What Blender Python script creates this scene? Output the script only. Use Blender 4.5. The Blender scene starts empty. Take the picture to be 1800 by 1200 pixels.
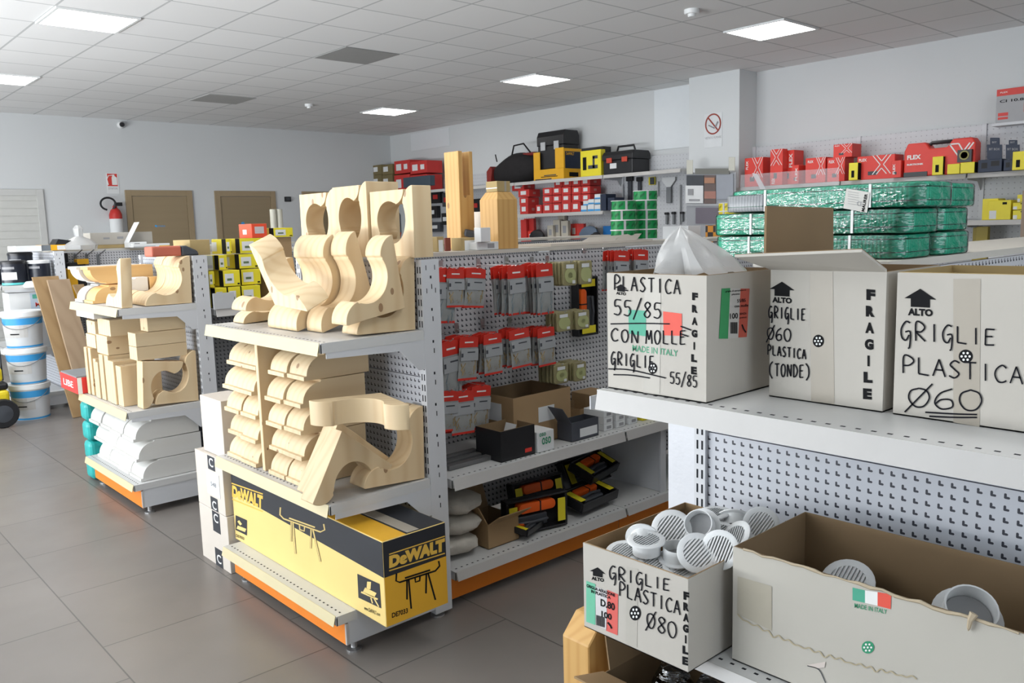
import bpy, bmesh, math, random
import numpy as np
from mathutils import Vector, Matrix
C = bpy.context.scene.collection
random.seed(7)
PI = math.pi
# ---------------------------------------------------------------- camera
FOC, CAMZ = 1472.6, 1.5
def _rot(yaw, pitch, roll):
    fw = np.array([-math.sin(yaw)*math.cos(pitch), math.cos(yaw)*math.cos(pitch), math.sin(pitch)])
    rt = np.array([math.cos(yaw), math.sin(yaw), 0]); up = np.cross(rt, fw)
    c, s = math.cos(roll), math.sin(roll)
    return np.array([c*rt+s*up, -s*rt+c*up, fw])
RM = _rot(-.7342, -.1358, -.0281)
cam = bpy.data.cameras.new('camera'); camo = bpy.data.objects.new('camera', cam); C.objects.link(camo)
cam.sensor_width = 36; cam.lens = FOC*36/1800; cam.clip_start = .05; cam.clip_end = 60
m4 = Matrix.Identity(4)
for i in range(3):
    m4[i][0], m4[i][1], m4[i][2] = RM[0][i], RM[1][i], -RM[2][i]
m4[2][3] = CAMZ
camo.matrix_world = m4
cam.dof.use_dof = False
sc = bpy.context.scene
sc.camera = camo
# ---------------------------------------------------------------- light
sc.view_settings.view_transform = 'Standard'; sc.view_settings.look = 'None'
sc.view_settings.gamma = 1; sc.view_settings.exposure = 0.0; sc.view_settings.use_curve_mapping = False
w = bpy.data.worlds.new('world'); sc.world = w; w.use_nodes = True
bg = w.node_tree.nodes['Background']; bg.inputs[0].default_value = (.75, .87, 1, 1); bg.inputs[1].default_value = 1.2
def area(name, loc, rot, sx, sy, power, col):
    l = bpy.data.lights.new(name, 'AREA'); l.shape = 'RECTANGLE'; l.size = sx; l.size_y = sy; l.energy = power; l.color = col
    o = bpy.data.objects.new(name, l); C.objects.link(o); o.location = loc; o.rotation_euler = rot
    return o
# daylight through the shop windows on the street side, and an added upward fill lamp that brightens the ceiling
area('window_daylight', (-2.78, 6.1, 1.55), (0, -PI/2, 0), 2.4, 8.0, 190, (.88, .945, 1))
area('ceiling_fill', (-2.78, 6.6, .9), (0, -PI/2-1.25, 0), 1.2, 8.0, 720, (.97, .985, 1))
area('window_daylight', (1.4, -2.78, 1.6), (PI/2, 0, 0), 4.0, 2.2, 42, (.9, .95, 1))
# ---------------------------------------------------------------- pixel -> place
def _ray(u, v): return np.array([(u-900)/FOC, (600-v)/FOC, 1.0]) @ RM
def _on(u, v, a, val):
    d = _ray(u, v); o = np.array([0, 0, CAMZ]); t = (val-o[a])/d[a]
    return Vector(o+d*t)
def PX(u, v, c): return _on(u, v, 0, c)
def PY(u, v, c): return _on(u, v, 1, c)
def PZ(u, v, c): return _on(u, v, 2, c)
# ---------------------------------------------------------------- materials
def _new(name):
    m = bpy.data.materials.new(name); m.use_nodes = True; nt = m.node_tree
    return m, nt, nt.nodes['Principled BSDF']
def _math(nt, op, a, b=None, c=None):
    n = nt.nodes.new('ShaderNodeMath'); n.operation = op
    for i, x in enumerate((a, b, c)):
        if x is None: continue
        if isinstance(x, (int, float)): n.inputs[i].default_value = x
        else: nt.links.new(x, n.inputs[i])
    return n.outputs[0]
def _mix(nt, f, a, b):
    n = nt.nodes.new('ShaderNodeMix'); n.data_type = 'RGBA'
    for s, x in ((0, f), (6, a), (7, b)):
        if isinstance(x, (int, float)): n.inputs[s].default_value = x
        elif isinstance(x, tuple): n.inputs[s].default_value = (*x[:3], 1)
        else: nt.links.new(x, n.inputs[s])
    return n.outputs[2]
def _noise(nt, vec, scale, detail=3):
    n = nt.nodes.new('ShaderNodeTexNoise'); n.inputs['Scale'].default_value = scale; n.inputs['Detail'].default_value = detail
    if vec is not None: nt.links.new(vec, n.inputs['Vector'])
    return n.outputs[0]
def _coord(nt): return nt.nodes.new('ShaderNodeTexCoord').outputs['Object']
def _map(nt, vec, scale=(1, 1, 1), loc=(0, 0, 0)):
    n = nt.nodes.new('ShaderNodeMapping'); nt.links.new(vec, n.inputs[0]); n.inputs['Scale'].default_value = scale; n.inputs['Location'].default_value = loc
    return n.outputs[0]
def _bump(nt, b, h, strength=.1, dist=.002):
    n = nt.nodes.new('ShaderNodeBump'); n.inputs['Strength'].default_value = strength; n.inputs['Distance'].default_value = dist
    nt.links.new(h, n.inputs['Height']); nt.links.new(n.outputs[0], b.inputs['Normal'])
_mc = {}
def mat(name, col, rough=.5, metal=0, var=.06, scale=12, bump=0, trans=0, alpha=1, ior=1.45, coat=0, spec=.5):
    if name in _mc: return _mc[name]
    m, nt, b = _new(name)
    b.inputs['Roughness'].default_value = rough; b.inputs['Metallic'].default_value = metal
    b.inputs['Transmission Weight'].default_value = trans; b.inputs['Alpha'].default_value = alpha; b.inputs['IOR'].default_value = ior
    b.inputs['Coat Weight'].default_value = coat; b.inputs['Specular IOR Level'].default_value = spec
    n = _noise(nt, _coord(nt), scale)
    lo = tuple(max(0, c*(1-var)) for c in col); hi = tuple(min(1, c*(1+var)) for c in col)
    nt.links.new(_mix(nt, n, lo, hi), b.inputs['Base Color'])
    if bump: _bump(nt, b, _noise(nt, _coord(nt), scale*6), bump)
    _mc[name] = m
    return m
def emis(name, col, s):
    m, nt, b = _new(name); b.inputs['Base Color'].default_value = (*col, 1)
    b.inputs['Emission Color'].default_value = (*col, 1); b.inputs['Emission Strength'].default_value = s
    return m
def filmmat(name, tint=.12, rough=.08, bump=.9, scale=9, ior=1.6):
    """thin clear foil: mostly see-through, with wrinkled glossy highlights"""
    m = bpy.data.materials.new(name); m.use_nodes = True; nt = m.node_tree; nt.nodes.remove(nt.nodes['Principled BSDF'])
    tr = nt.nodes.new('ShaderNodeBsdfTransparent'); gl = nt.nodes.new('ShaderNodeBsdfGlossy'); gl.inputs['Roughness'].default_value = rough
    bp = nt.nodes.new('ShaderNodeBump'); bp.inputs['Strength'].default_value = bump; bp.inputs['Distance'].default_value = .01
    co = _coord(nt); nt.links.new(_noise(nt, _map(nt, co, (1, 1, 2.5)), scale*3, 2), bp.inputs['Height']); nt.links.new(bp.outputs[0], gl.inputs['Normal'])
    fr = nt.nodes.new('ShaderNodeFresnel'); fr.inputs['IOR'].default_value = ior; nt.links.new(bp.outputs[0], fr.inputs['Normal'])
    mx = nt.nodes.new('ShaderNodeMixShader'); nt.links.new(_math(nt, 'MULTIPLY_ADD', fr.outputs[0], 1.0, tint*.3), mx.inputs[0]); nt.links.new(tr.outputs[0], mx.inputs[1]); nt.links.new(gl.outputs[0], mx.inputs[2])
    nt.links.new(mx.outputs[0], nt.nodes['Material Output'].inputs[0])
    return m
def woodmat(name, col, dark, along=2, knots=True, rough=.55, ring=38, amt=.55):
    m, nt, b = _new(name); b.inputs['Roughness'].default_value = rough
    oi = nt.nodes.new('ShaderNodeObjectInfo')
    add = nt.nodes.new('ShaderNodeVectorMath'); add.operation = 'ADD'
    co = _coord(nt); nt.links.new(co, add.inputs[0])
    sc3 = nt.nodes.new('ShaderNodeVectorMath'); sc3.operation = 'SCALE'; sc3.inputs[3].default_value = 3
    nt.links.new(oi.outputs['Location'], sc3.inputs[0]); nt.links.new(sc3.outputs[0], add.inputs[1])
    s = [1, 1, 1]; s[along] = .08
    v = _map(nt, add.outputs[0], tuple(s))
    dis = _noise(nt, v, 5, 2)
    wv = nt.nodes.new('ShaderNodeTexWave'); wv.wave_type = 'RINGS'; wv.rings_direction = 'XYZ'[along]; wv.inputs['Scale'].default_value = ring*.35
    wv.inputs['Distortion'].default_value = 5; wv.inputs['Detail'].default_value = 2; wv.inputs['Detail Scale'].default_value = .6
    nt.links.new(v, wv.inputs[0])
    f = _math(nt, 'MULTIPLY_ADD', _math(nt, 'POWER', wv.outputs[1], 2.2), amt*.6, _math(nt, 'MULTIPLY', dis, amt*.6))
    c = _mix(nt, f, col, dark)
    rv = _math(nt, 'MULTIPLY_ADD', oi.outputs['Random'], .16, .92)
    hs = nt.nodes.new('ShaderNodeHueSaturation'); nt.links.new(c, hs.inputs['Color']); nt.links.new(rv, hs.inputs['Value'])
    c = hs.outputs[0]
    if knots:
        s = [1, 1, 1]; s[along] = .6
        vo = nt.nodes.new('ShaderNodeTexVoronoi'); vo.inputs['Scale'].default_value = 12
        nt.links.new(_map(nt, add.outputs[0], tuple(s)), vo.inputs['Vector'])
        k = _math(nt, 'LESS_THAN', vo.outputs['Distance'], .115)
        sel = nt.nodes.new('ShaderNodeSeparateColor'); nt.links.new(vo.outputs['Color'], sel.inputs[0])
        k = _math(nt, 'MULTIPLY', k, _math(nt, 'GREATER_THAN', sel.outputs[0], .3))
        c = _mix(nt, _math(nt, 'MULTIPLY', k, .75), c, (.22, .1, .04))
    nt.links.new(c, b.inputs['Base Color'])
    return m
def pegmat(name, col, sp, ax, rad=.1, lshape=True, hole=(.03, .032, .045)):
    m, nt, b = _new(name); b.inputs['Roughness'].default_value = .45
    sx = nt.nodes.new('ShaderNodeSeparateXYZ'); nt.links.new(_coord(nt), sx.inputs[0])
    h = sx.outputs[ax]
    a = _math(nt, 'FRACT', _math(nt, 'DIVIDE', _math(nt, 'MULTIPLY', h, -1 if ax == 1 else 1), sp))
    z = _math(nt, 'FRACT', _math(nt, 'DIVIDE', sx.outputs[2], sp))
    def ln(p, q): return _math(nt, 'SQRT', _math(nt, 'ADD', _math(nt, 'MULTIPLY', p, p), _math(nt, 'MULTIPLY', q, q)))
    if lshape:
        d1 = ln(_math(nt, 'SUBTRACT', a, .40), _math(nt, 'MAXIMUM', _math(nt, 'SUBTRACT', _math(nt, 'ABSOLUTE', _math(nt, 'SUBTRACT', z, .56)), .12), 0))
        d2 = ln(_math(nt, 'MAXIMUM', _math(nt, 'SUBTRACT', _math(nt, 'ABSOLUTE', _math(nt, 'SUBTRACT', a, .52)), .12), 0), _math(nt, 'SUBTRACT', z, .42))
        d = _math(nt, 'MINIMUM', d1, d2)
    else:
        d = ln(_math(nt, 'SUBTRACT', a, .5), _math(nt, 'SUBTRACT', z, .5))
    k = _math(nt, 'LESS_THAN', d, rad)
    n = _noise(nt, _coord(nt), 6)
    base = _mix(nt, n, tuple(c*.95 for c in col), tuple(min(1, c*1.04) for c in col))
    nt.links.new(_mix(nt, k, base, hole), b.inputs['Base Color'])
    return m
# ---------------------------------------------------------------- mesh builder
class MB:
    def __init__(s): s.v = []; s.f = []; s.mi = []; s.m = 0
    def add(s, vs, fs):
        o = len(s.v); s.v += [tuple(p) for p in vs]
        for f in fs: s.f.append(tuple(i+o for i in f)); s.mi.append(s.m)
        return s
    def box(s, x0, x1, y0, y1, z0, z1):
        return s.add([(x0, y0, z0), (x1, y0, z0), (x1, y1, z0), (x0, y1, z0), (x0, y0, z1), (x1, y0, z1), (x1, y1, z1), (x0, y1, z1)],
                     [(0, 3, 2, 1), (4, 5, 6, 7), (0, 1, 5, 4), (1, 2, 6, 5), (2, 3, 7, 6), (3, 0, 4, 7)])
    def prism(s, poly, ax, a, b):           # closed polygon of 2-D points extruded along axis ax
        n = len(poly)
        def P(p, t): return {0: (t, p[0], p[1]), 1: (p[0], t, p[1]), 2: (p[0], p[1], t)}[ax]
        vs = [P(p, a) for p in poly]+[P(p, b) for p in poly]
        fs = [(i, (i+1) % n, n+(i+1) % n, n+i) for i in range(n)]
        tri = _tri(poly)
        fs += [tuple(t) for t in tri]+[tuple(n+i for i in reversed(t)) for t in tri]
        return s.add(vs, fs)
    def tube(s, pts, r, n=8, closed=False, cap=True):
        pts = [Vector(p) for p in pts]; L = len(pts); rs = r if isinstance(r, (list, tuple)) else [r]*L
        vs = []; up = None
        for i, p in enumerate(pts):
            t = (pts[(i+1) % L]-pts[i-1]) if closed else (pts[min(i+1, L-1)]-pts[max(i-1, 0)])
            if t.length < 1e-9: t = Vector((0, 0, 1))
            t.normalize()
            if up is None: up = t.orthogonal().normalized()
            else:
                up = up-t*up.dot(t)
                up = up.normalized() if up.length > 1e-6 else t.orthogonal().normalized()
            b = t.cross(up)
            for k in range(n):
                a = 2*PI*k/n; vs.append(p+(up*math.cos(a)+b*math.sin(a))*rs[i])
        fs = []
        for i in range(L if closed else L-1):
            j = (i+1) % L
            for k in range(n): fs.append((i*n+k, i*n+(k+1) % n, j*n+(k+1) % n, j*n+k))
        if not closed and cap: fs += [tuple(range(n-1, -1, -1)), tuple((L-1)*n+k for k in range(n))]
        return s.add(vs, fs)
    def lathe(s, prof, n=20, c=(0, 0, 0), ax=2):   # profile of (radius, height)
        vs = []; fs = []; L = len(prof)
        for r, h in prof:
            for k in range(n):
                a = 2*PI*k/n; x, y = r*math.cos(a), r*math.sin(a)
                p = {2: (x, y, h), 0: (h, x, y), 1: (y, h, x)}[ax]
                vs.append((p[0]+c[0], p[1]+c[1], p[2]+c[2]))
        for i in range(L-1):
            for k in range(n): fs.append((i*n+k, i*n+(k+1) % n, (i+1)*n+(k+1) % n, (i+1)*n+k))
        if prof[0][0] > 1e-6: fs.append(tuple(range(n-1, -1, -1)))
        if prof[-1][0] > 1e-6: fs.append(tuple((L-1)*n+k for k in range(n)))
        return s.add(vs, fs)
    def quad(s, a, b, c, d): return s.add([a, b, c, d], [(0, 1, 2, 3)])
    def slab(s, a, b, c, d, t):               # four corners given a thickness vector t
        a, b, c, d, t = map(Vector, (a, b, c, d, t))
        return s.add([a, b, c, d, a+t, b+t, c+t, d+t], [(3, 2, 1, 0), (4, 5, 6, 7), (0, 1, 5, 4), (1, 2, 6, 5), (2, 3, 7, 6), (3, 0, 4, 7)])
    def xf(s, M, start=0):
        for i in range(start, len(s.v)): s.v[i] = tuple(M @ Vector(s.v[i]))
        return s
    def build(s, name, mats, parent=None, smooth=False, bevel=0, seg=2, loc=None):
        me = bpy.data.meshes.new(name); me.from_pydata(s.v, [], s.f)
        ms = mats if isinstance(mats, (list, tuple)) else [mats]
        for x in ms: me.materials.append(x)
        if len(ms) > 1:
            for p, k in zip(me.polygons, s.mi): p.material_index = k
        bm = bmesh.new(); bm.from_mesh(me); bmesh.ops.recalc_face_normals(bm, faces=bm.faces)
        if bevel:
            bmesh.ops.bevel(bm, geom=[e for e in bm.edges if len(e.link_faces) == 2 and e.calc_face_angle(0) > .7], offset=bevel, segments=seg, affect='EDGES', profile=.5)
        bm.to_mesh(me); bm.free()
        if smooth:
            for p in me.polygons: p.use_smooth = True
            me.set_sharp_from_angle(angle=math.radians(40))
        o = bpy.data.objects.new(name, me); C.objects.link(o)
        if parent: o.parent = parent
        if loc: o.location = loc
        return o
def _tri(poly):
    from mathutils.geometry import tessellate_polygon
    return tessellate_polygon([[Vector((p[0], p[1], 0)) for p in poly]])
def tag(o, label, cat, group=None, kind=None):
    o['label'] = label; o['category'] = cat
    if group: o['group'] = group
    if kind: o['kind'] = kind
    return o
def thing(name, label, cat, loc=(0, 0, 0), rz=0, group=None):
    o = bpy.data.objects.new(name, None); C.objects.link(o); o.location = loc; o.rotation_euler = (0, 0, rz); o.empty_display_size = .05
    return tag(o, label, cat, group)
def struct(name, mb, m, **k):
    o = mb.build(name, m, **k)
    if o.parent is None: o['kind'] = 'structure'
    return o
def dup(root, loc=None, rot=None, label=None, group=None):
    r = root.copy(); C.objects.link(r)
    if loc is not None: r.location = loc
    if rot is not None: r.rotation_euler = rot
    if label: r['label'] = label
    if group: r['group'] = group
    for ch in list(root.children):
        c = ch.copy(); C.objects.link(c); c.parent = r
        for g in ch.children:
            d = g.copy(); C.objects.link(d); d.parent = c
    return r
def B(x0, x1, y0, y1, z0, z1): return MB().box(x0, x1, y0, y1, z0, z1)
# decals: printing that lies on a face looking to -x ('x') or to -y ('y')
EPS = .0008
def _face(face, c): 
    if face == 'x': return lambda a, z: Vector((c-EPS, a, z))
    return lambda a, z: Vector((a, c-EPS, z))
def decal(name, face, c, a0, a1, z0, z1, m, parent, eps=EPS):
    k = MB()
    if face == 'x': k.box(c-eps, c+.0002, min(a0, a1), max(a0, a1), z0, z1)
    elif face == 'y': k.box(min(a0, a1), max(a0, a1), c-eps, c+.0002, z0, z1)
    else: k.box(a0, a1, z0, z1, c, c+eps)
    return k.build(name, m, parent)
_tc = {}
def textmesh(s, bold=.0):
    if (s, bold) in _tc: return _tc[(s, bold)]
    cu = bpy.data.curves.new('text', 'FONT'); cu.body = s; cu.size = 1; cu.offset = bold; cu.resolution_u = 3
    o = bpy.data.objects.new('text', cu); C.objects.link(o)
    bpy.context.view_layer.update()
    me = bpy.data.meshes.new_from_object(o.evaluated_get(bpy.context.evaluated_depsgraph_get()))
    bpy.data.objects.remove(o)
    vs = [v.co.copy() for v in me.vertices]; fs = [tuple(p.vertices) for p in me.polygons]
    if vs:
        x0 = min(v.x for v in vs); x1 = max(v.x for v in vs); y0 = min(v.y for v in vs); y1 = max(v.y for v in vs)
        vs = [((v.x-x0)/(x1-x0 or 1), (v.y-y0)/(y1-y0 or 1)) for v in vs]
    _tc[(s, bold)] = (vs, fs)
    bpy.data.meshes.remove(me)
    return vs, fs
def textq(mb, s, p00, p10, p01, p11=None, bold=.0, n=None):
    """put text in the quad bottom-left, bottom-right, top-left, top-right"""
    vs, fs = textmesh(s, bold); p00, p10, p01 = map(Vector, (p00, p10, p01)); p11 = Vector(p11) if p11 else p10+p01-p00
    out = [p00*(1-a)*(1-b)+p10*a*(1-b)+p01*(1-a)*b+p11*a*b for a, b in vs]
    mb.add(out, fs)
    return mb
def ptext(mb, s, pf, u, v, wpx, hpx, du=0, bold=.0):
    """text centred on pixel u,v, wpx x hpx, sheared by du px per px, on the face function pf(u,v)"""
    q = lambda a, b: pf(u+a*wpx/2, v-b*hpx/2+a*wpx/2*du)
    return textq(mb, s, q(-1, -1), q(1, -1), q(-1, 1), q(1, 1), bold)
# single-stroke capitals for the marker writing
G = {'A': [[(0, 0), (.5, 1), (1, 0)], [(.2, .38), (.85, .38)]], 'C': [[(.95, .85), (.6, 1), (.15, .75), (.02, .4), (.25, .05), (.6, 0), (.95, .12)]],
     'D': [[(.1, 1), (.1, 0)], [(0, 1), (.5, .95), (.95, .55), (.6, .1), (.05, 0)]], 'E': [[(.95, 1), (.15, .98), (.1, 0), (.9, .03)], [(.12, .52), (.75, .55)]],
     'G': [[(.85, .95), (.45, 1), (.05, .6), (.1, .15), (.45, .0), (.75, .3)], [(.4, .45), (.85, .45), (.8, -.3), (.65, -.45)]], 'I': [[(.5, 1), (.5, 0)]],
     'L': [[(.1, 1), (.1, .05), (.9, 0)]], 'M': [[(0, 0), (.15, 1), (.5, .3), (.85, 1), (1, 0)]], 'N': [[(.05, 0), (.1, 1), (.85, .05), (.95, 1)]],
     'O': [[(.5, 1), (.12, .8), (.05, .4), (.3, .03), (.7, .05), (.95, .45), (.85, .85), (.5, 1)]], 'P': [[(.1, 0), (.15, 1), (.7, .98), (.95, .75), (.6, .5), (.15, .45)]],
     'R': [[(.1, 0), (.12, 1), (.65, .98), (.9, .75), (.55, .5), (.15, .48), (.95, 0)]], 'S': [[(.9, .9), (.5, 1), (.15, .75), (.5, .5), (.85, .25), (.5, 0), (.05, .1)]],
     'T': [[(0, .97), (1, 1)], [(.5, .98), (.5, 0)]], '0': [[(.5, 1), (.12, .8), (.05, .4), (.3, .03), (.7, .05), (.95, .45), (.85, .85), (.5, 1)]],
     '5': [[(.95, 1), (.25, .97), (.2, .58), (.65, .6), (.9, .3), (.6, .02), (.05, .08)]], '6': [[(.8, 1), (.3, .75), (.08, .3), (.35, 0), (.8, .12), (.75, .45), (.35, .45), (.12, .25)]],
     '8': [[(.9, .9), (.5, 1), (.2, .78), (.5, .52), (.85, .25), (.5, 0), (.12, .2), (.5, .52), (.85, .8), (.75, .95)]], '/': [[(0, -.2), (1, 1.25)]],
     '(': [[(.9, 1.15), (.3, .8), (.25, .2), (.8, -.2)]], ')': [[(.1, 1.15), (.7, .8), (.75, .2), (.2, -.2)]],
     'Ø': [[(.5, .95), (.15, .8), (.08, .4), (.35, .05), (.7, .1), (.92, .5), (.8, .85), (.5, .95)], [(-.1, -.25), (1.05, 1.2)]], '_': [[(0, 0), (1, 0)]]}
def _smooth(p, k=5):
    if len(p) < 3: return [Vector((*q, 0)) for q in p]
    P = [Vector((*q, 0)) for q in p]; P = [P[0]*2-P[1]]+P+[P[-1]*2-P[-2]]; out = []
    for i in range(1, len(P)-2):
        a, b, c, d = P[i-1:i+3]
        for j in range(k):
            t = j/k; out.append(.5*((2*b)+(c-a)*t+(2*a-5*b+4*c-d)*t*t+(3*b-a-3*c+d)*t*t*t))
    return out+[P[-2]]
SHARP = set('AELMNTI/')
def ribbon(mb, px, pf, wpx):
    L = []; R = []; n = len(px)
    for i in range(n):
        t = px[min(i+1, n-1)]-px[max(i-1, 0)]
        t = t.normalized() if t.length > 1e-6 else Vector((1, 0, 0))
        d = Vector((-t.y, t.x, 0))*wpx/2
        L.append(pf(px[i].x+d.x, px[i].y+d.y)); R.append(pf(px[i].x-d.x, px[i].y-d.y))
    mb.add(L+R, [(i, i+1, n+i+1, n+i) for i in range(n-1)])
def hand(mb, word, pf, u0, v0, u1, v1, h, w=3.0, gap=.28):
    """marker writing whose baseline runs from pixel u0,v0 to u1,v1, letters h px tall"""
    n = len(word); step = 1/(n-gap*(1 if n > 1 else 0)); hs = h if isinstance(h, (list, tuple)) else (h, h)
    for i, ch in enumerate(word):
        for st in G.get(ch, []):
            pts = [Vector((*q, 0)) for q in st] if ch in SHARP else _smooth(st)
            o = []
            for q in pts:
                x = (i+q.x*(1-gap))*step; hh = hs[0]*(1-x)+hs[1]*x
                o.append(Vector((u0+(u1-u0)*x, v0+(v1-v0)*x-q.y*hh, 0)))
            if ch in SHARP:
                for a, b in zip(o, o[1:]): ribbon(mb, [a, b], pf, w)
            else: ribbon(mb, o, pf, w)
def strokes(mb, pf, lines, w=3.0):
    for l in lines: ribbon(mb, _smooth(l), pf, w)
ORD = ['first', 'second', 'third', 'fourth', 'fifth', 'sixth', 'seventh', 'eighth', 'ninth', 'tenth', 'eleventh', 'twelfth']
# ================================================================ materials in use
WHITE = mat('wall paint white', (.62, .635, .64), .85, var=.03, scale=1.2)
WHITE2 = mat('whiter wall panel', (.74, .77, .79), .8, var=.02)
STEEL = mat('white coated steel', (.60, .61, .63), .42, var=.04, scale=5)
STEELD = mat('grey coated steel', (.50, .505, .52), .45, var=.04, scale=5)
SHELF = mat('shelf steel', (.60, .60, .59), .4, var=.06, scale=8)
RAIL = mat('cream price rail', (.60, .52, .31), .4, var=.05)
RAILW = mat('white price rail', (.50, .485, .465), .4, var=.05)
ORANGE = mat('orange kick plate', (.85, .24, .02), .4, var=.04)
BLACK = mat('matt black', (.012, .012, .014), .55, var=.3)
BLACKS = mat('glossy black plastic', (.015, .015, .017), .35, var=.3)
DARK = mat('dark hole', (.012, .013, .017), .9)
DGREY = mat('dark grey plastic', (.05, .055, .065), .5, var=.2)
GREY = mat('mid grey plastic', (.2, .21, .22), .5)
LGREY = mat('light grey', (.5, .51, .52), .5)
CHROME = mat('zinc plated wire', (.55, .55, .55), .3, metal=.9)
RED = mat('red carton', (.55, .035, .03), .5, var=.1)
REDB = mat('bright red carton', (.72, .045, .03), .45, var=.08)
REDP = mat('red plastic', (.5, .03, .025), .35, var=.1)
YEL = mat('yellow carton', (.80, .68, .03), .45, var=.06)
AMBER = mat('amber yellow carton', (.80, .42, .015), .5, var=.06)
NAVY = mat('navy carton', (.02, .03, .06), .5, var=.2)
BLUE = mat('blue carton', (.02, .18, .5), .5)
LBLUE = mat('light blue print', (.06, .33, .68), .45)
PAPER = mat('white paper', (.72, .73, .73), .6, var=.03)
PRINT = mat('black print', (.012, .012, .013), .8, spec=.15)
PRINTG = mat('grey print', (.3, .3, .31), .6)
WPRINT = mat('white print', (.78, .78, .76), .6)
GREEN = mat('green print', (.03, .28, .14), .5)
REDPR = mat('red print', (.62, .05, .04), .5)
KRAFT = mat('kraft cardboard', (.36, .235, .12), .8, var=.1, scale=7)
KRAFTD = mat('dark kraft cardboard', (.24, .16, .085), .85, var=.12, scale=7)
KRAFTY = mat('yellowish kraft cardboard', (.42, .31, .14), .8, var=.08)
CARD = mat('white lined cardboard', (.485, .455, .405), .7, var=.05, scale=5)
CARDB = mat('beige cardboard', (.62, .56, .49), .7, var=.04)
TAPE = mat('brown parcel tape', (.37, .33, .27), .4, var=.05)
INK = mat('black marker ink', (.012, .012, .016), .8, spec=.15)
PVC = mat('white plastic', (.78, .79, .785), .35, var=.03)
PINE = woodmat('pale pine', (.72, .565, .35), (.54, .35, .17), 2, amt=.5, ring=22)
PINEH = woodmat('pale pine lying grain', (.72, .57, .36), (.55, .37, .19), 0, amt=.45, ring=22)
PINEW = woodmat('white primed pine', (.64, .635, .61), (.58, .55, .48), 0, knots=False, amt=.3)
GLULAM = woodmat('amber pine beam', (.66, .40, .14), (.47, .23, .05), 2)
PLANKM = woodmat('grey brown plank', (.43, .31, .2), (.3, .2, .12), 2, knots=False)
PLANKO = woodmat('oak veneer plank', (.38, .25, .12), (.27, .16, .07), 2, knots=False)
DOORM = woodmat('oak laminate', (.29, .22, .13), (.25, .19, .11), 0, knots=False, rough=.45, amt=.3, ring=60)
PEG = pegmat('perforated steel across', (.60, .60, .62), .025, 0, .11)
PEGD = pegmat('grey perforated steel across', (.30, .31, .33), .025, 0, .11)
PEGX = pegmat('perforated steel end panel', (.55, .565, .605), .0255, 1, .10)
PEGR = pegmat('perforated steel wall panel', (.56, .57, .59), .05, 1, .12, False, (.36, .36, .38))
CLEAR = filmmat('clear film', .2)
FILM = mat('milky polythene', (.62, .62, .61), .25, var=.1, scale=10, alpha=.62, bump=.6)
ACRYL = mat('clear acrylic', (.85, .87, .9), .1, var=0, alpha=.16)

# ---------------------------------------------------------------- floor and ceiling
def floor_mat():
    m, nt, b = _new('porcelain floor tiles')
    sx = nt.nodes.new('ShaderNodeSeparateXYZ'); nt.links.new(_coord(nt), sx.inputs[0])
    cb = nt.nodes.new('ShaderNodeCombineXYZ')
    nt.links.new(_math(nt, 'ADD', sx.outputs[1], -4.11+12), cb.inputs[0]); nt.links.new(_math(nt, 'ADD', sx.outputs[0], -.813+12), cb.inputs[1])
    br = nt.nodes.new('ShaderNodeTexBrick'); nt.links.new(cb.outputs[0], br.inputs[0])
    br.offset = .5; br.inputs['Scale'].default_value = 1; br.inputs['Brick Width'].default_value = .6; br.inputs['Row Height'].default_value = .6
    br.inputs['Mortar Size'].default_value = .0028; br.inputs['Mortar Smooth'].default_value = .1; br.inputs['Bias'].default_value = 0
    br.inputs['Color1'].default_value = (.192, .172, .156, 1); br.inputs['Color2'].default_value = (.178, .159, .145, 1); br.inputs['Mortar'].default_value = (.08, .074, .068, 1)
    n = _noise(nt, _coord(nt), 2.2, 6)
    mx = nt.nodes.new('ShaderNodeHueSaturation'); nt.links.new(br.outputs[0], mx.inputs['Color']); nt.links.new(_math(nt, 'MULTIPLY_ADD', n, .4, .8), mx.inputs['Value'])
    nt.links.new(mx.outputs[0], b.inputs['Base Color'])
    nt.links.new(_math(nt, 'MULTIPLY_ADD', _noise(nt, _coord(nt), 5, 4), .14, .27), b.inputs['Roughness'])
    b.inputs['Specular IOR Level'].default_value = .55
    _bump(nt, b, _math(nt, 'MULTIPLY', br.outputs['Fac'], -1), .4, .002)
    return m
def ceil_mat():
    m, nt, b = _new('mineral fibre ceiling tiles')
    mp = _map(nt, _coord(nt), (1, 1, 1), (-1.8445+12, -6.8489+12, 0))
    br = nt.nodes.new('ShaderNodeTexBrick'); nt.links.new(mp, br.inputs[0]); br.offset = 0
    br.inputs['Scale'].default_value = 1; br.inputs['Brick Width'].default_value = .6; br.inputs['Row Height'].default_value = .6
    br.inputs['Mortar Size'].default_value = .009; br.inputs['Mortar Smooth'].default_value = 0; br.inputs['Bias'].default_value = 0
    br.inputs['Color1'].default_value = (.80, .80, .795, 1); br.inputs['Color2'].default_value = (.765, .765, .76, 1); br.inputs['Mortar'].default_value = (.5, .51, .51, 1)
    nt.links.new(br.outputs[0], b.inputs['Base Color']); b.inputs['Roughness'].default_value = .85
    _bump(nt, b, _math(nt, 'ADD', _math(nt, 'MULTIPLY', br.outputs['Fac'], 2), _math(nt, 'MULTIPLY', _noise(nt, _coord(nt), 90), .15)), .25, .003)
    return m
H = 3.17; XW = 8.75; YW = 12.8; XL = -2.6; YF = -2.6
struct('floor', B(XL-.2, XW+.2, YF-.2, YW+.2, -.1, 0), floor_mat())
struct('ceiling', B(XL-.2, XW+.2, YF-.2, YW+.2, H, H+.1), ceil_mat())
struct('wall_back', B(XL, XW+.2, YW, YW+.15, 0, H), WHITE)
struct('wall_right', B(XW, XW+.15, YF, YW, 0, H), WHITE)
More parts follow.
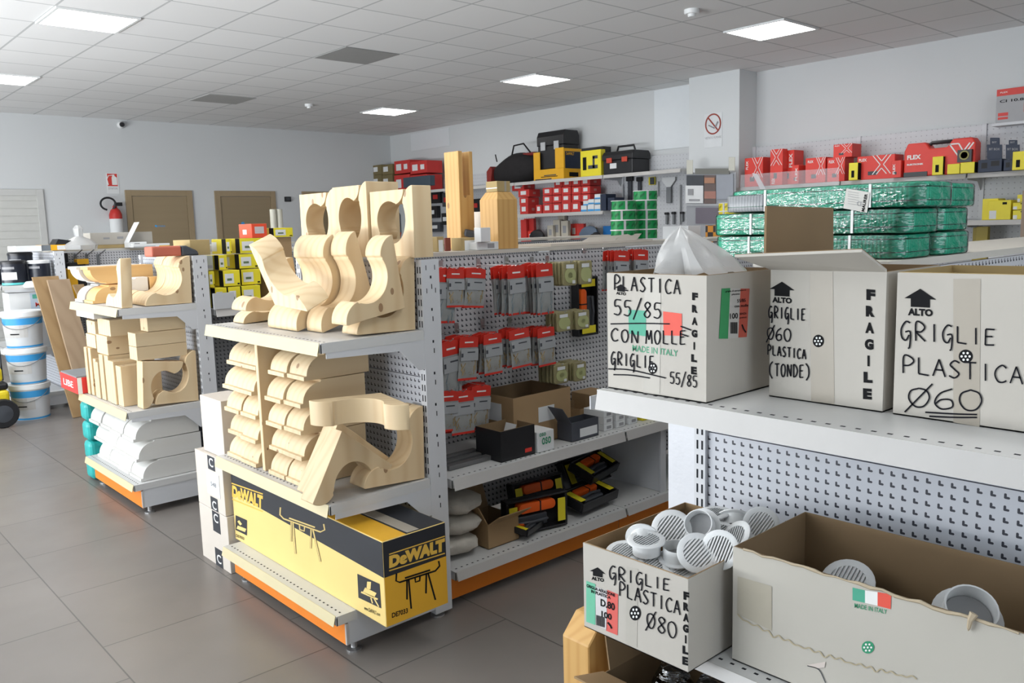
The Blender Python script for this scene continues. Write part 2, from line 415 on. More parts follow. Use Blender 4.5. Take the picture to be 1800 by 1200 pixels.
wl = MB(); wl.box(XL-.15, XL, YF, 0, 0, H); wl.box(XL-.15, XL, 10.2, YW, 0, H); wl.box(XL-.15, XL, 0, 10.2, 0, .25); wl.box(XL-.15, XL, 0, 10.2, 2.75, H)
struct('wall_left', wl, WHITE)
wf = MB(); wf.box(XL-.15, -.8, YF-.15, YF, 0, H); wf.box(3.6, XW+.15, YF-.15, YF, 0, H); wf.box(-.8, 3.6, YF-.15, YF, 0, .4); wf.box(-.8, 3.6, YF-.15, YF, 2.75, H)
struct('wall_front', wf, WHITE)
fr = MB()
for y in (0, 2.03, 4.06, 6.1, 8.12, 10.14): fr.box(XL-.1, XL-.04, y, y+.06, .25, 2.75)
fr.box(XL-.1, XL-.04, 0, 10.2, .25, .31); fr.box(XL-.1, XL-.04, 0, 10.2, 2.69, 2.75)
struct('window_1', fr, LGREY)
fr = MB()
for x in (-.8, .65, 2.1, 3.54): fr.box(x, x+.06, YF-.1, YF-.04, .4, 2.75)
fr.box(-.8, 3.6, YF-.1, YF-.04, .4, .46); fr.box(-.8, 3.6, YF-.1, YF-.04, 2.69, 2.75)
struct('window_2', fr, LGREY)
# square pillar standing out from the right wall, and two whiter raised patches on that wall
struct('trim_1', B(8.4, XW, 5.40, 6.08, 0, H), mat('pillar paint', (.66, .68, .685), .8, var=.02, scale=1))
struct('trim_2', B(XW-.012, XW, 6.08, 6.86, 2.42, 3.16), WHITE2)
a = PX(722, 232, XW); b_ = PX(791, 256, XW)
struct('trim_3', B(XW-.008, XW, b_.y, a.y, b_.z, 3.14), mat('lighter wall patch', (.68, .70, .715), .8, var=.02))
# doors in the back wall
def door(i, x0, x1, zt, m, panel, slats=0):
    fr = MB(); t = .085
    fr.box(x0, x0+t, YW-.03, YW, 0, zt); fr.box(x1-t, x1, YW-.03, YW, 0, zt); fr.box(x0+t, x1-t, YW-.03, YW, zt-t, zt)
    f = struct('door_%d' % i, fr, m, bevel=.004)
    lf = MB()
    if slats:
        z = .03
        while z < zt-t-.02:
            lf.box(x0+t, x1-t, YW-.016, YW, z, min(z+slats-.006, zt-t)); z += slats
        lf.box(x0+t, x1-t, YW-.008, YW, 0.01, zt-t)
    else: lf.box(x0+t+.004, x1-t-.004, YW-.016, YW, .01, zt-t-.004)
    lf.build('leaf', panel, f, bevel=.001)
    if not slats:
        h = MB(); h.tube([(x0+t+.07, YW-.016, 1.05), (x0+t+.07, YW-.07, 1.05), (x0+t+.19, YW-.07, 1.05)], .011)
        h.lathe([(.026, 0), (.026, .012)], 14, (x0+t+.07, 1.05, 0)); 
        k = MB(); k.tube([(x0+t+.07, YW-.016, 1.05), (x0+t+.07, YW-.07, 1.05), (x0+t+.19, YW-.07, 1.05)], .011); k.build('handle', CHROME, f)
    return f
door(1, 1.75, 3.06, 2.18, mat('white door frame', (.56, .56, .54), .5), mat('white shutter door', (.58, .58, .55), .5), .1)
d = door(2, 4.12, 5.09, 2.18, mat('oak door frame', (.33, .25, .15), .5), DOORM)
pf = lambda u, v: PY(u, v, YW-.017)
k = MB(); ptext(k, 'privato', pf, 283, 397.5, 15, 5); k.lathe([(.016, 0), (.016, .002)], 12, (0, 0, 0), 1); k.xf(Matrix.Translation(pf(274, 397)), len(k.v)-24); k.build('door_sign', LBLUE, d)
d = door(3, 5.44, 6.45, 2.18, mat('oak door frame', (.33, .25, .15), .5), DOORM)
k = MB(); k.lathe([(.03, 0), (.03, .003)], 14, (0, 0, 0), 1); k.xf(Matrix.Translation(pf(427, 393))); k.build('door_sign', LBLUE, d)
door(4, 6.93, 7.9, 2.18, mat('oak door frame', (.33, .25, .15), .5), DOORM)
# ---------------------------------------------------------------- ceiling fittings
LIGHTS = [(0, 0, 'at the top left corner, nearest the street window'), (0, 5, 'cut by the left edge of the picture'), (8, -5, 'nearest the right wall, at the top right'),
          (8, 0, 'in the middle of the row by the pillar'), (8, 5, 'farthest away, near the corner of the back wall'),
          (0, -5, 'above the nearest end unit, out of the picture overhead'), (0, -10, 'behind the camera, on the left'), (8, -10, 'behind the camera, by the right wall')]
EM = emis('led panel light', (1, .99, .975), 16)
for a, b_, l in LIGHTS:
    x, y = 1.8445+.6*a+.3, 6.8489+.6*b_+.3
    t = thing('ceiling_light', 'square glowing LED ceiling panel '+l, 'light', (x, y, H), 0, 'LED panels in the ceiling')
    k = MB(); k.box(-.297, .297, -.297, -.275, -.014, .0); k.box(-.297, .297, .275, .297, -.014, 0); k.box(-.297, -.275, -.275, .275, -.014, 0); k.box(.275, .297, -.275, .275, -.014, 0)
    k.build('frame', PVC, t)
    B(-.275, .275, -.275, .275, -.011, -.001).build('diffuser', EM, t)
for (u, v, r, lab) in ((1216, 21, .06, 'round white smoke detector on the ceiling at the upper right'), (543, 187, .055, 'round white smoke detector on the ceiling toward the back wall')):
    p = PZ(u, v-4, H); t = thing('smoke_detector', lab, 'smoke detector', p, 0)
    MB().lathe([(r, 0), (r, -.025), (r*.9, -.034), (0, -.034)], 20).build('base', PVC, t, smooth=True)
    MB().lathe([(r*.55, -.034), (r*.5, -.055), (0, -.056)], 16).build('sensor', PVC, t, smooth=True)
x, y = 1.8445+.6*4+.3, 6.8489+.3
tag(B(x-.295, x+.295, y-.295, y+.295, H-.006, H-.001).build('ceiling_vent', mat('grey vent tile', (.33, .33, .32), .7)), 'plain grey square vent tile in the white ceiling', 'vent')
p = PZ(392, 174, H)
tag(B(p.x-.3, p.x+.3, p.y-.3, p.y+.3, H-.006, H-.001).build('ceiling_vent', mat('light grey vent tile', (.40, .40, .39), .7)), 'second grey ceiling tile, farther back above the doors', 'vent')  # second tile has a lighter grey of its own
p = PY(214, 219, YW-.05); t = thing('security_camera', 'small white dome camera with black lens high on the back wall', 'camera', (p.x, YW, p.z))
MB().lathe([(.05, 0), (.05, -.03), (.03, -.06), (0, -.06)], 16, ax=1).build('housing', PVC, t, smooth=True)
k = MB(); k.lathe([(.034, -.055), (.034, -.075), (.02, -.095), (0, -.097)], 16, (0, 0, 0), 1); k.build('lens', BLACKS, t, smooth=True)
# signs and extinguisher on the back wall
def on_back(u0, u1, v0, v1, y=YW):
    a = PY(u0, v0, y); b = PY(u1, v1, y); return min(a.x, b.x), max(a.x, b.x), min(a.z, b.z), max(a.z, b.z)
x0, x1, z0, z1 = on_back(186, 210, 304, 340)
t = thing('extinguisher_sign', 'red and white fire extinguisher sign on the back wall', 'sign', ((x0+x1)/2, YW, z0))
B(x0-(x0+x1)/2, x1-(x0+x1)/2, -.006, 0, 0, z1-z0).build('plate', PAPER, t)
cx = (x0+x1)/2; hh = z1-z0; q = .5*(x1-x0)
decal('red_field', 'y', -.006, -q*.86, q*.82, hh*.36, hh*.97, REDPR, t)
k = MB(); k.prism([(-.03+.02, hh*.42), (.06, hh*.42), (.06, hh*.78), (.03, hh*.86), (.03, hh*.93), (0, hh*.93), (0, hh*.86), (-.01, hh*.78)], 1, -.008, -.0065)
k.tube([(.0, -.0075, hh*.9), (-.05, -.0075, hh*.87), (-.075, -.0075, hh*.7), (-.06, -.0075, hh*.42)], .006, 6); k.build('pictogram', WPRINT, t)
k = MB(); textq(k, 'ESTINTORE', (-q*.8, -.0072, hh*.2), (q*.75, -.0072, hh*.2), (-q*.8, -.0072, hh*.29)); k.build('lettering', PRINTG, t)
p = PY(203, 405, YW-.1); t = thing('fire_extinguisher', 'red fire extinguisher with black hose hanging on the back wall', 'fire extinguisher', (p.x+.02, YW-.1, p.z-.2))
r = .085; zt = PY(205, 377, YW-.1).z-p.z+.2
MB().lathe([(r, 0), (r, zt), (r*.75, zt+.06), (.03, zt+.09), (.03, zt+.12), (0, zt+.12)], 20).build('cylinder', REDP, t, smooth=True)
MB().lathe([(r+.002, zt-.45), (r+.002, zt-.06)], 20).build('paper_label', PAPER, t, smooth=True)
k = MB(); k.box(-.02, .03, -.09, .0, zt+.12, zt+.14); k.box(.0, .1, -.02, .02, zt+.12, zt+.17); k.build('valve_handle', BLACKS, t)
pts = [(.0, -.02, zt+.1)]
for i in range(20):
    a = -.9+i*2*PI*.86/19; pts.append((-.095+.10*math.cos(-a), -.03, zt+.15-.085*math.sin(-a)))
MB().tube(pts, .014, 8).build('hose', BLACKS, t, smooth=True)
p = PY(505, 350, YW); t = thing('wall_thermostat', 'small black thermostat box on the back wall', 'thermostat', (p.x, YW, p.z))
B(-.055, .055, -.03, 0, -.04, .04).build('case', BLACKS, t, bevel=.006); B(-.035, .035, -.032, -.029, -.02, .025).build('display', DGREY, t)
# no smoking sign on the pillar
p = PX(1254, 232, 8.4); t = thing('no_smoking_sign', 'white sign with a red no smoking ring on the pillar', 'sign', (8.4, p.y, p.z))
B(-.006, 0, -.12, .12, -.17, .21).build('plate', mat('sign white', (.7, .72, .73), .5), t)
k = MB(); k.tube([(-.008, .1*math.cos(a), .09+.11*math.sin(a)) for a in np.linspace(0, 2*PI, 28, endpoint=False)], .0085, 6, closed=True)
k.tube([(-.008, .07, .17), (-.008, -.07, .01)], .008, 6); k.build('red_ring', mat('dark red print', (.35, .06, .04), .5), t)
k = MB(); k.tube([(-.007, .06, .08), (-.007, -.02, .04)], .008, 6); k.tube([(-.007, -.03, .05), (-.007, -.065, .11)], .01, 6); k.build('cigarette', PRINTG, t)
k = MB(); textq(k, 'VIETATO FUMARE', (-.0072, .11, -.075), (-.0072, -.11, -.075), (-.0072, .11, -.05)); k.build('lettering', PRINTG, t)

# ================================================================ gondola shelving
def upright(mb, x0, x1, y0, y1, z0, z1): mb.box(x0, x1, y0, y1, z0, z1)
def slots(k, face, c, a0, a1, z0, z1):
    k.m = 1; z = z1-.03; i = 0; mid = (a0+a1)/2; w = abs(a1-a0); two = True
    def sl(a, z, dw, dh):
        if face == 'y': k.box(a-dw, a+dw, c-.001, c+.0003, z-dh, z+dh)
        else: k.box(c-.001, c+.0003, a-dw, a+dw, z-dh, z+dh)
    if two:
        for s in (-.25, .25): sl(mid+s*w, z1-.03, .0012, .009); sl(mid+s*w, z1-.115, .0012, .009)
    z = z1-.065
    while z > z0+.03:
        sl(mid, z, .0032, .005); sl(mid+.003, z-.035, .0016, .009); z -= .12
    k.m = 0
def shelf_tray(parent, x0, x1, y0, y1, z, side, rail=RAIL, raily=None, name='shelf', holes=True, lip=.035):
    """one shelf: steel tray with folded edges; side 'x' = its front looks to -x, 'y' = to -y"""
    s = MB(); s.box(x0, x1, y0, y1, z-.004, z)
    if side == 'x': s.box(x0, x0+.003, y0, y1, z-lip, z-.004); s.box(x0, x1, y0, y0+.003, z-lip, z-.004); s.box(x0, x1, y1-.003, y1, z-lip, z-.004)
    else: s.box(x0, x1, y0, y0+.003, z-lip, z-.004); s.box(x0, x0+.003, y0, y1, z-lip, z-.004); s.box(x1-.003, x1, y0, y1, z-lip, z-.004)
    if holes:
        s.m = 1
        n = int(((y1-y0) if side == 'x' else (x1-x0))/.028)
        for i in range(n):
            if side == 'x': yy = y0+.02+i*.028; s.box(x0+.024, x0+.030, yy, yy+.009, z-.0005, z+.0004)
            else: xx = x0+.02+i*.028; s.box(xx, xx+.009, y0+.024, y0+.030, z-.0005, z+.0004)
    o = s.build(name, [SHELF, DARK], parent)
    r = MB(); rh = .022 if lip < .03 else .036 if name == 'base_shelf' else .043
    if side == 'x': r.prism([(x0-.003, z-.002), (x0-.012, z-.052), (x0-.009, z-.053), (x0, z-.004)], 1, y0+.006, y1-.004) if 0 else r.slab((x0-.002, y0+.006, z+.001), (x0-.002, y1-.004, z+.001), (x0-.012, y1-.004, z-rh), (x0-.012, y0+.006, z-rh), (.002, 0, 0))
    else: r.slab((x0+.004, y0-.002, z+.001), (x1-.004, y0-.002, z+.001), (x1-.004, y0-.012, z-rh), (x0+.004, y0-.012, z-rh), (0, .002, 0))
    r.build('price_rail', rail, o)
    return o
def bracket(parent, x0, x1, y, z, thick=.003):
    k = MB(); k.prism([(x0, z-.004), (x1, z-.004), (x1, z-.125), (x1-.03, z-.125), (x1-.11, z-.045), (x0, z-.035)], 1, y, y+thick)
    return k.build('bracket', STEEL, parent)
def endcap(label, x0, xp, y0, y1, zs, pegm, rail=RAIL, zt=1.39, ys=None):
    t = thing('end_shelving', label, 'shelving unit', (0, 0, 0))
    for y in (y0, y1-.035):
        u = B(xp, xp+.08, y, y+.035, .02, zt)
        if y == y0: slots(u, 'y', y, xp, xp+.08, .1, zt)
        u.m = 1; z = .1
        while z < zt-.04:
            u.box(xp-.0008, xp+.0002, y+.007, y+.012, z, z+.024); u.box(xp-.0008, xp+.0002, y+.022, y+.027, z, z+.024); z += .04
        u.build('upright', [STEEL, DARK], t)
    zz = [.12, .52, .95, zt-.01]
    for a, b in zip(zz, zz[1:]): B(xp+.012, xp+.03, y0+.036, y1-.036, a, b-.003).build('back_panel', pegm, t)
    for z in zs[:-1]:
        shelf_tray(t, x0, xp-.002, y0, ys or y1, z, 'x', rail, lip=.02 if ys and z < 1 else .035)
        bracket(t, x0+.02, xp, y0+.001, z-.02); bracket(t, x0+.02, xp, y1-.004, z-.02)
    z = zs[-1]; shelf_tray(t, x0, xp-.002, y0, y1, z, 'x', rail, name='base_shelf')
    for y in (y0+.003, y1-.006): B(x0+.045, xp+.08, y, y+.003, .04, z-.03).build('base_side', STEEL, t)
    B(x0+.04, x0+.046, y0+.012, y1-.012, .035, z-.035).build('kick_plate', ORANGE, t)
    B(x0+.036, x0+.047, y0+.002, y0+.011, .04, z-.04).build('edge_strip', RAILW, t)
    for fx in (x0+.08, xp+.03):
        for fy in (y0+.03, y1-.05):
            MB().lathe([(.028, 0), (.028, .006), (.011, .01), (.011, .04)], 14, (fx, fy, 0)).build('foot', CHROME, t)
    return t
E1 = endcap('end-of-aisle steel shelving holding a tool stand box and pine corbels, middle of the picture', 1.39, 1.82, 2.50, 3.45, (1.13, .565, .16), PEGX)
E2 = endcap('end-of-aisle steel shelving with white mouldings on its base, left of the picture', 1.405, 1.82, 4.63, 5.50, (1.13, .575, .175), PEGX)
E0 = endcap('nearest end-of-aisle steel shelving carrying the white FRAGILE boxes, right of the picture', 1.39, 1.82, .36, 1.30, (1.13, .59, .16), PEGX, RAILW, 1.385, 1.258)
E3 = endcap('far end-of-aisle steel shelving with black paint cans, at the left edge', 1.57, 2.0, 8.2, 9.1, (1.12, .56, .16), PEGX, RAILW, 1.40)
# long runs behind the ends
def run(label, x0, x1, yf, yb, zs, pegm, seams, zt=1.38, rail=RAILW, cover=True):
    t = thing('aisle_shelving', label, 'shelving unit', (0, 0, 0))
    cuts = [x0]+seams+[x1]
    for a, b in zip(cuts, cuts[1:]):
        zz = [.18, .56, .97, zt-.005]
        for z0, z1 in zip(zz, zz[1:]): B(a+.003, b-.003, yb, yb+.012, z0, z1-.002).build('back_panel', pegm, t)
        for z in zs: shelf_tray(t, a+.003, b-.003, yf, yb-.001, z, 'y', rail)
        shelf_tray(t, a+.003, b-.003, yf, yb-.001, .16, 'y', rail, name='base_shelf')
        B(a+.004, b-.004, yf+.045, yf+.05, .03, .125).build('kick_plate', ORANGE, t)
        k = B(a-.015, a+.015, yb+.013, yb+.09, .0, zt).build('upright', STEEL, t)
        for z in zs: 
            k = MB(); k.prism([(yf+.02, z-.006), (yb, z-.006), (yb, z-.15), (yb-.12, z-.04), (yf+.02, z-.03)], 0, a+.02, a+.023); k.build('bracket', STEEL, t)
    if cover: B(x0, x1, yb-.01, yb+.34, zt, zt+.018).build('top_tray', mat('cream top tray', (.60, .565, .50), .5), t)
    return t
run('long white pegboard shelving hung with red-topped screw packets, behind the middle end unit', 1.92, 5.3, 2.50, 2.95, (.535,), PEG, [2.955, 4.1])
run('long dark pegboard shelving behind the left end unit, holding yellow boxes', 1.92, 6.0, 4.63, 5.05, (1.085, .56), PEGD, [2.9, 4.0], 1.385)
run('long pegboard shelving farthest back at the left, with empty hooks', 2.1, 6.0, 8.2, 8.65, (.9, .56), PEG, [3.1, 4.1, 5.1], 1.385)
run('nearest long shelving, topped by the green webbing rolls', 1.92, 4.4, .40, .85, (.56,), PEG, [3.0], 1.38)
t = thing('divider_panel', 'white steel divider standing at the right of the middle base shelf', 'panel', (3.27, 2.72, .16))
k = MB(); k.box(-.004, .004, -.19, .2, .001, .36); k.box(-.02, .02, -.2, -.19, .001, .355); k.build('sheet', STEEL, t)
# strip wrapped around the far post of the nearest end unit
pp = [PX(1184, 732, 1.84), PX(1222, 736, 1.84), PX(1211, 900, 1.84), PX(1172, 900, 1.84)]
t = thing('corner_guard', 'white film-wrapped corner guard on the post behind the plastic grilles', 'corner guard', (0, 0, 0))
B(1.835, 1.905, 1.302, 1.40, .01, 1.2).build('guard_body', mat('white wrapped film', (.66, .67, .70), .4, bump=.5, scale=9), t, bevel=.006)
# shelving along the right wall
def wallrun(label, y0, y1, shelves, zt, seams, xf=8.3, cut=None):
    t = thing('wall_shelving', label, 'shelving unit', (0, 0, 0))
    cuts = [y0]+seams+[y1]
    for a, b in zip(cuts, cuts[1:]):
        z = .1
        while z < zt-.05:
            z2 = min(z+.45, zt); B(XW-.06, XW-.045, a+.004, b-.004, z, z2-.003).build('back_panel', PEGR, t); z = z2
        for s in shelves:
            if cut and s in cut and not (a >= cut[s][0]-.05 and b <= cut[s][1]+.05): continue
            shelf_tray(t, xf, XW-.062, a+.003, b-.003, s, 'x', RAILW, holes=False)
            bracket(t, xf+.02, XW-.06, a+.004, s-.02)
        B(XW-.075, XW-.02, a-.02, a+.02, 0, zt+.0).build('upright', STEEL, t)
    B(XW-.075, XW-.02, y1-.02, y1+.02, 0, zt).build('upright', STEEL, t)
    return t
wallrun('steel wall shelving left of the pillar with a black bag and tool cases on top', 6.12, 12.2, (2.13, 1.675, 1.225), 2.36, [7.35, 9.05, 10.6], cut={1.675: (7.35, 9.05), 1.225: (7.35, 9.05)})
wallrun('steel wall shelving right of the pillar with red tool boxes', 1.7, 5.38, (1.865, 1.44, .95), 2.33, [2.95, 4.15])
# ================================================================ pine corbels and rafter tails
def arc(a, b, bulge, n):
    """points from a to b along a circular arc whose middle stands off the chord by bulge (positive = away from the corner)"""
    a, b = Vector(a), Vector(b); c = (b-a); L = c.length; nr = Vector((c.y, -c.x))/L
    if nr.x+nr.y < 0: nr = -nr
    r = L*L/8/abs(bulge)+abs(bulge)/2; ce = (a+b)/2-nr*math.copysign(r-abs(bulge), bulge); half = math.asin(min(1, L/2/r)); s = math.copysign(1, bulge)
    if abs(bulge) > L/2: half = PI-half
    t = c/L
    return [tuple(ce+nr*s*r*math.cos(q)+t*r*math.sin(q)) for q in np.linspace(-half, half, n)]
def corbel_profile():
    p = [(0, 0), (.985, 0)]
    p += arc((1, .012), (.765, .262), .06, 9)+[(.735, .235)]
    p += arc((.715, .240), (.240, .715), -.25, 22)+[(.235, .735)]
    p += arc((.262, .765), (.012, 1), .06, 9)
    p += [(0, .985)]
    return p
CP = corbel_profile()
def corbel(label, A, Bp, T, E, group, m=None, bev=.0012, rest=None):
    """A back corner, Bp end of one arm, T end of the other arm, E extrusion vector"""
    A, Bp, T, E = map(Vector, (A, Bp, T, E)); k = MB(); n = len(CP)
    q = [(T-A)*d+(Bp-A)*h for d, h in CP]
    if rest is not None: A = A+Vector((min(0, 1.816-A.x-max(p.x for p in q)), 0, rest+.0008-A.z-min(p.z for p in q)))
    tr = _tri(CP)
    k.add(q+[p+E for p in q], [(i, (i+1) % n, n+(i+1) % n, n+i) for i in range(n)]+[tuple(t) for t in tr]+[tuple(n+i for i in reversed(t)) for t in tr])
    o = k.build('pine_corbel', m or PINE, bevel=bev, seg=1, smooth=True)
    o.location = A
    return tag(o, label, 'corbel', group)
def corbel_y(label, y0, th, a, b, t, group, m=None, rest=None):
    return corbel(label, PY(*a, y0), PY(*b, y0), PY(*t, y0), (0, th, 0), group, m, rest=rest)
GT = 'pine corbels on the top shelf of the middle end unit'
corbel_y('pine corbel standing upright at the near end of the top shelf, against the post', 2.535, .10, (737.5, 584), (735.5, 454), (635, 594), GT, rest=1.131)
corbel_y('tilted pine corbel with a broad tan side, next to the one against the white post', 2.512, .10, (712.5, 541), (690, 412), (609.5, 573), GT)
corbel_y('tilted pine corbel third from the near end of the top shelf', 2.75, .11, (662, 552), (625, 416), (567, 596), GT, rest=1.131)
corbel_y('knotted pine corbel fourth from the near end of the top shelf', 2.87, .235, (620, 551), (586, 421), (523, 593), GT, rest=1.131)
corbel_y('low pine corbel at the far end of the top shelf, rounded toe showing', 3.17, .13, (530, 545), (515, 452), (432, 547), GT)
corbel_y('pine corbel toe lying lowest at the far left, under the neighbouring toe', 3.32, .1, (520, 552), (510, 480), (428, 566), GT, rest=1.131)
xx = 1.46
corbel('pine corbel thrown on top, hollow facing up, at the left of the shelf', PX(483, 536, xx), PX(437, 430, xx), PX(541, 548, xx), PX(579, 524, xx+.10)-PX(541, 548, xx), GT)
GH = 'pairs of pine corbels fitted together on top of the middle end unit'
for nm, y0, y1, zt, th, x in (('nearest', 2.51, 2.79, 1.66, .085, 1.80), ('middle', 2.797, 3.05, 1.69, .15, 1.79), ('farthest', 3.06, 3.345, 1.675, .085, 1.80)):
    z0 = 1.398; W, Hh = y1-y0, zt-z0
    corbel('right half of the %s pair of tall pine corbels with a round hole' % nm, (x, y0, z0), (x, y0, zt), (x, y0+.90*W, z0), (th, 0, 0), GH)
    corbel('left half of the %s pair of tall pine corbels with a round hole' % nm, (x, y1, zt-.012), (x, y1, z0+.18*Hh), (x, y1-.80*W, zt-.012), (th, 0, 0), GH)
# rounded rafter tails, two columns of five
def tail_profile(h=.094, L=.30, r=.07, lip=.016):
    p = [(0, 0), (0, lip), (.012, lip+.001)]
    R = h-lip-.008
    p += [(.012+R*1.05*(1-math.cos(t)), lip+R*math.sin(t)) for t in np.linspace(.12, PI/2, 8)]
    p += [(.012+R*1.05+.004, h), (L, h), (L, 0)]
    return p
def tail(label, x0, y0, y1, z0, h, L, group, m=None, flip=False, name='rafter_tail'):
    k = MB(); p = tail_profile(h, L)
    if flip: p = [(a, h-b) for a, b in p]
    k.prism(p, 1, 0, y1-y0)
    o = k.build(name, m or PINEH, bevel=.001, seg=1, smooth=True); o.location = (x0, y0, z0)
    return tag(o, label, 'rafter tail', group)
rows = ['bottom', 'second lowest', 'middle', 'second highest', 'top']
for ci, (ya, yb, nm, xo) in enumerate(((2.755, 3.03, 'right', 1.425), (3.13, 3.42, 'left', 1.425))):
    for r in range(5):
        for s in range(2):
            w = (yb-ya)/2; yy = ya+w*s+random.uniform(-.004, .004)
            tail('rounded pine rafter tail, %s piece in the %s row, %s column, middle shelf' % (('near', 'far')[s], rows[r], nm),
                 xo+random.uniform(-.005, .012)+(.02 if r == 4 else 0), yy, yy+w-.006, .567+.0985*r, .096, .28, 'rounded rafter tails stacked on the middle shelf')
o = B(0, .30, 0, .022, 0, .505).build('pine_board', PINE, bevel=.001, seg=1); o.location = (1.428, 3.065, .567)
tag(o, 'thin pine board standing upright between the two columns of rafter tails', 'board')
GM = 'pine corbels beside the rafter tail stacks'
corbel_y('large pine corbel standing on the middle shelf at the near end, beside the white post', 2.515, .10, (747, 849), (744, 722), (641, 869), GM, rest=.566)
zf = .845; bb, tt = PZ(545, 746, zf), PZ(722, 755, zf); mid = (bb+tt)/2; dd = (tt-bb); per = Vector((-dd.y, dd.x, 0))*.5
if per.x+per.y < 0: per = -per
corbel('pine corbel lying flat, wavy edge outward, above the two slanted ones', mid+per*.9, bb, tt, (0, 0, .085), GM, PINE)
for i, (yy, nm) in enumerate(((2.52, 'nearer'), (2.612, 'farther'))):
    corbel_y('%s of two slanted pine corbels leaning side by side with flat backs toward the aisle' % nm, yy+.006*i, .086, (601-5*i, 752-7*i), (549-7*i, 881-7*i), (690, 812), 'slanted pine corbels on the middle shelf', rest=.566)
# ---------------------------------------------------------------- left end unit
GL = 'pine corbels on the top shelf of the left end unit'
for i, nm in enumerate(('nearest', 'middle', 'farthest')):
    corbel_y('%s of three matching pine corbels against the left unit post' % nm, 4.64+i*.132, .13, (338-10*i, 533), (333.5-10*i, 450), (256-10*i, 539), GL, rest=1.131)
corbel('tall narrow pine corbel showing its flat back, left end unit, top shelf', PX(214, 540, 1.43), PX(211, 452, 1.43), PX(186, 535, 1.43), (.055, 0, 0), GL, rest=1.131)
AMB = woodmat('amber pine', (.72, .47, .2), (.55, .3, .1), 0)
tail('white pine moulding, upper one at the far left end of the top shelf', 1.40, 5.30, 5.47, 1.24, .10, .36, 'mouldings at the far end of the left top shelf', PINEW, True, 'pine_moulding')
tail('white pine moulding, lower one at the far left end of the top shelf', 1.42, 5.31, 5.46, 1.132, .10, .34, 'mouldings at the far end of the left top shelf', PINEW, False, 'pine_moulding')
tail('amber pine moulding, upper one right of the white mouldings', 1.42, 5.15, 5.29, 1.24, .10, .36, 'mouldings at the far end of the left top shelf', AMB, True, 'pine_moulding')
tail('amber pine moulding, lower one right of the white mouldings', 1.425, 5.13, 5.29, 1.132, .10, .36, 'mouldings at the far end of the left top shelf', AMB, False, 'pine_moulding')
def plank(label, x0, x1, y0, y1, z0, z1, m, name='pine_board', cat='board', group=None):
    o = B(0, x1-x0, 0, y1-y0, 0, z1-z0).build(name, m, bevel=.0012, seg=1); o.location = (x0, y0, z0)
    return tag(o, label, cat, group)
plank('amber pine board lying at the back of the left top shelf', 1.66, 1.80, 5.045, 5.125, 1.132, 1.19, AMB)
plank('amber pine board lying higher at the back of the left top shelf', 1.72, 1.80, 5.045, 5.125, 1.192, 1.27, AMB)
tail('small white quarter-round moulding at the back of the left top shelf', 1.57, 5.045, 5.125, 1.192, .08, .14, None, PINEW, False, 'pine_moulding')
GB = 'pine boards on the middle shelf of the left end unit'
ys = [5.42, 5.36, 5.30, 5.24, 5.16, 5.08]
for i, y in enumerate(ys):
    w = (.05, .05, .05, .07, .07, .07)[i]; zt = (.86, .86, .80, .79, .84, .84)[i]
    plank('upright pine board on the left middle shelf, %s from the far end' % ORD[i], 1.43+.006*(i % 3), 1.66, y-w, y-.003, .577, zt, PINE, group=GB)
plank('upright pine board right beside the round-holed corbel, left middle shelf', 1.435, 1.66, 4.90, 5.0, .577, .82, PINE, group=GB)
plank('upright pine board second from the round-holed corbel, left middle shelf', 1.445, 1.66, 4.81, 4.895, .577, .80, PINE, group=GB)
for i, (y0, y1, z0, z1, lab) in enumerate(((5.24, 5.42, .862, .94, 'lower short pine block at the far end of the boards'), (5.26, 5.42, .942, 1.02, 'upper short pine block at the far end of the boards'),
                                      (5.02, 5.22, .842, .95, 'short pine block above the upright boards'), (4.98, 5.20, .952, 1.045, 'higher short pine block under the left top shelf'))):
    plank(lab+', left end unit', 1.45+.01*(i % 2), 1.70, y0, y1, z0, z1, PINEH, 'pine_block', 'block', GB)
plank('white pine piece lying topmost on the boards, left middle shelf', 1.415, 1.60, 5.10, 5.44, 1.047, 1.085, PINEW, 'pine_board', 'board', GB)
plank('long pine beam lying above the round-holed corbel, lower of two', 1.49, 1.76, 4.66, 4.78, .842, .915, PINEH, 'pine_beam', 'beam', GB)
plank('long pine beam lying above the round-holed corbel, upper of two', 1.49, 1.76, 4.66, 4.78, .917, .99, PINEH, 'pine_beam', 'beam', GB)
plank('short light pine block lying topmost right under the left top shelf', 1.56, 1.765, 4.67, 4.78, .992, 1.07, PINEH, 'pine_block', 'block', GB)
corbel_y('upside-down pine corbel forming the top of the round hole, left middle shelf', 4.65, .09, (250, 634), (252, 718), (322, 634), 'round-holed pair of corbels on the left middle shelf', rest=.577)
corbel_y('pine corbel forming the lower right of the round hole, left middle shelf', 4.65, .09, (350, 708), (344, 620), (274, 716), 'round-holed pair of corbels on the left middle shelf', rest=.577)
for r in range(3):
    for s in range(4):
        y = 4.665+s*.195
        tail('white moulding in the %s row of the left base shelf, %s from the near end' % (('bottom', 'middle', 'top')[r], ORD[s]), 1.425+.012*(2-r)+random.uniform(0, .01), y, y+.19, .177+.112*r, .108, .36, 'white mouldings stacked on the base shelf of the left end unit', PINEW, name='pine_moulding')
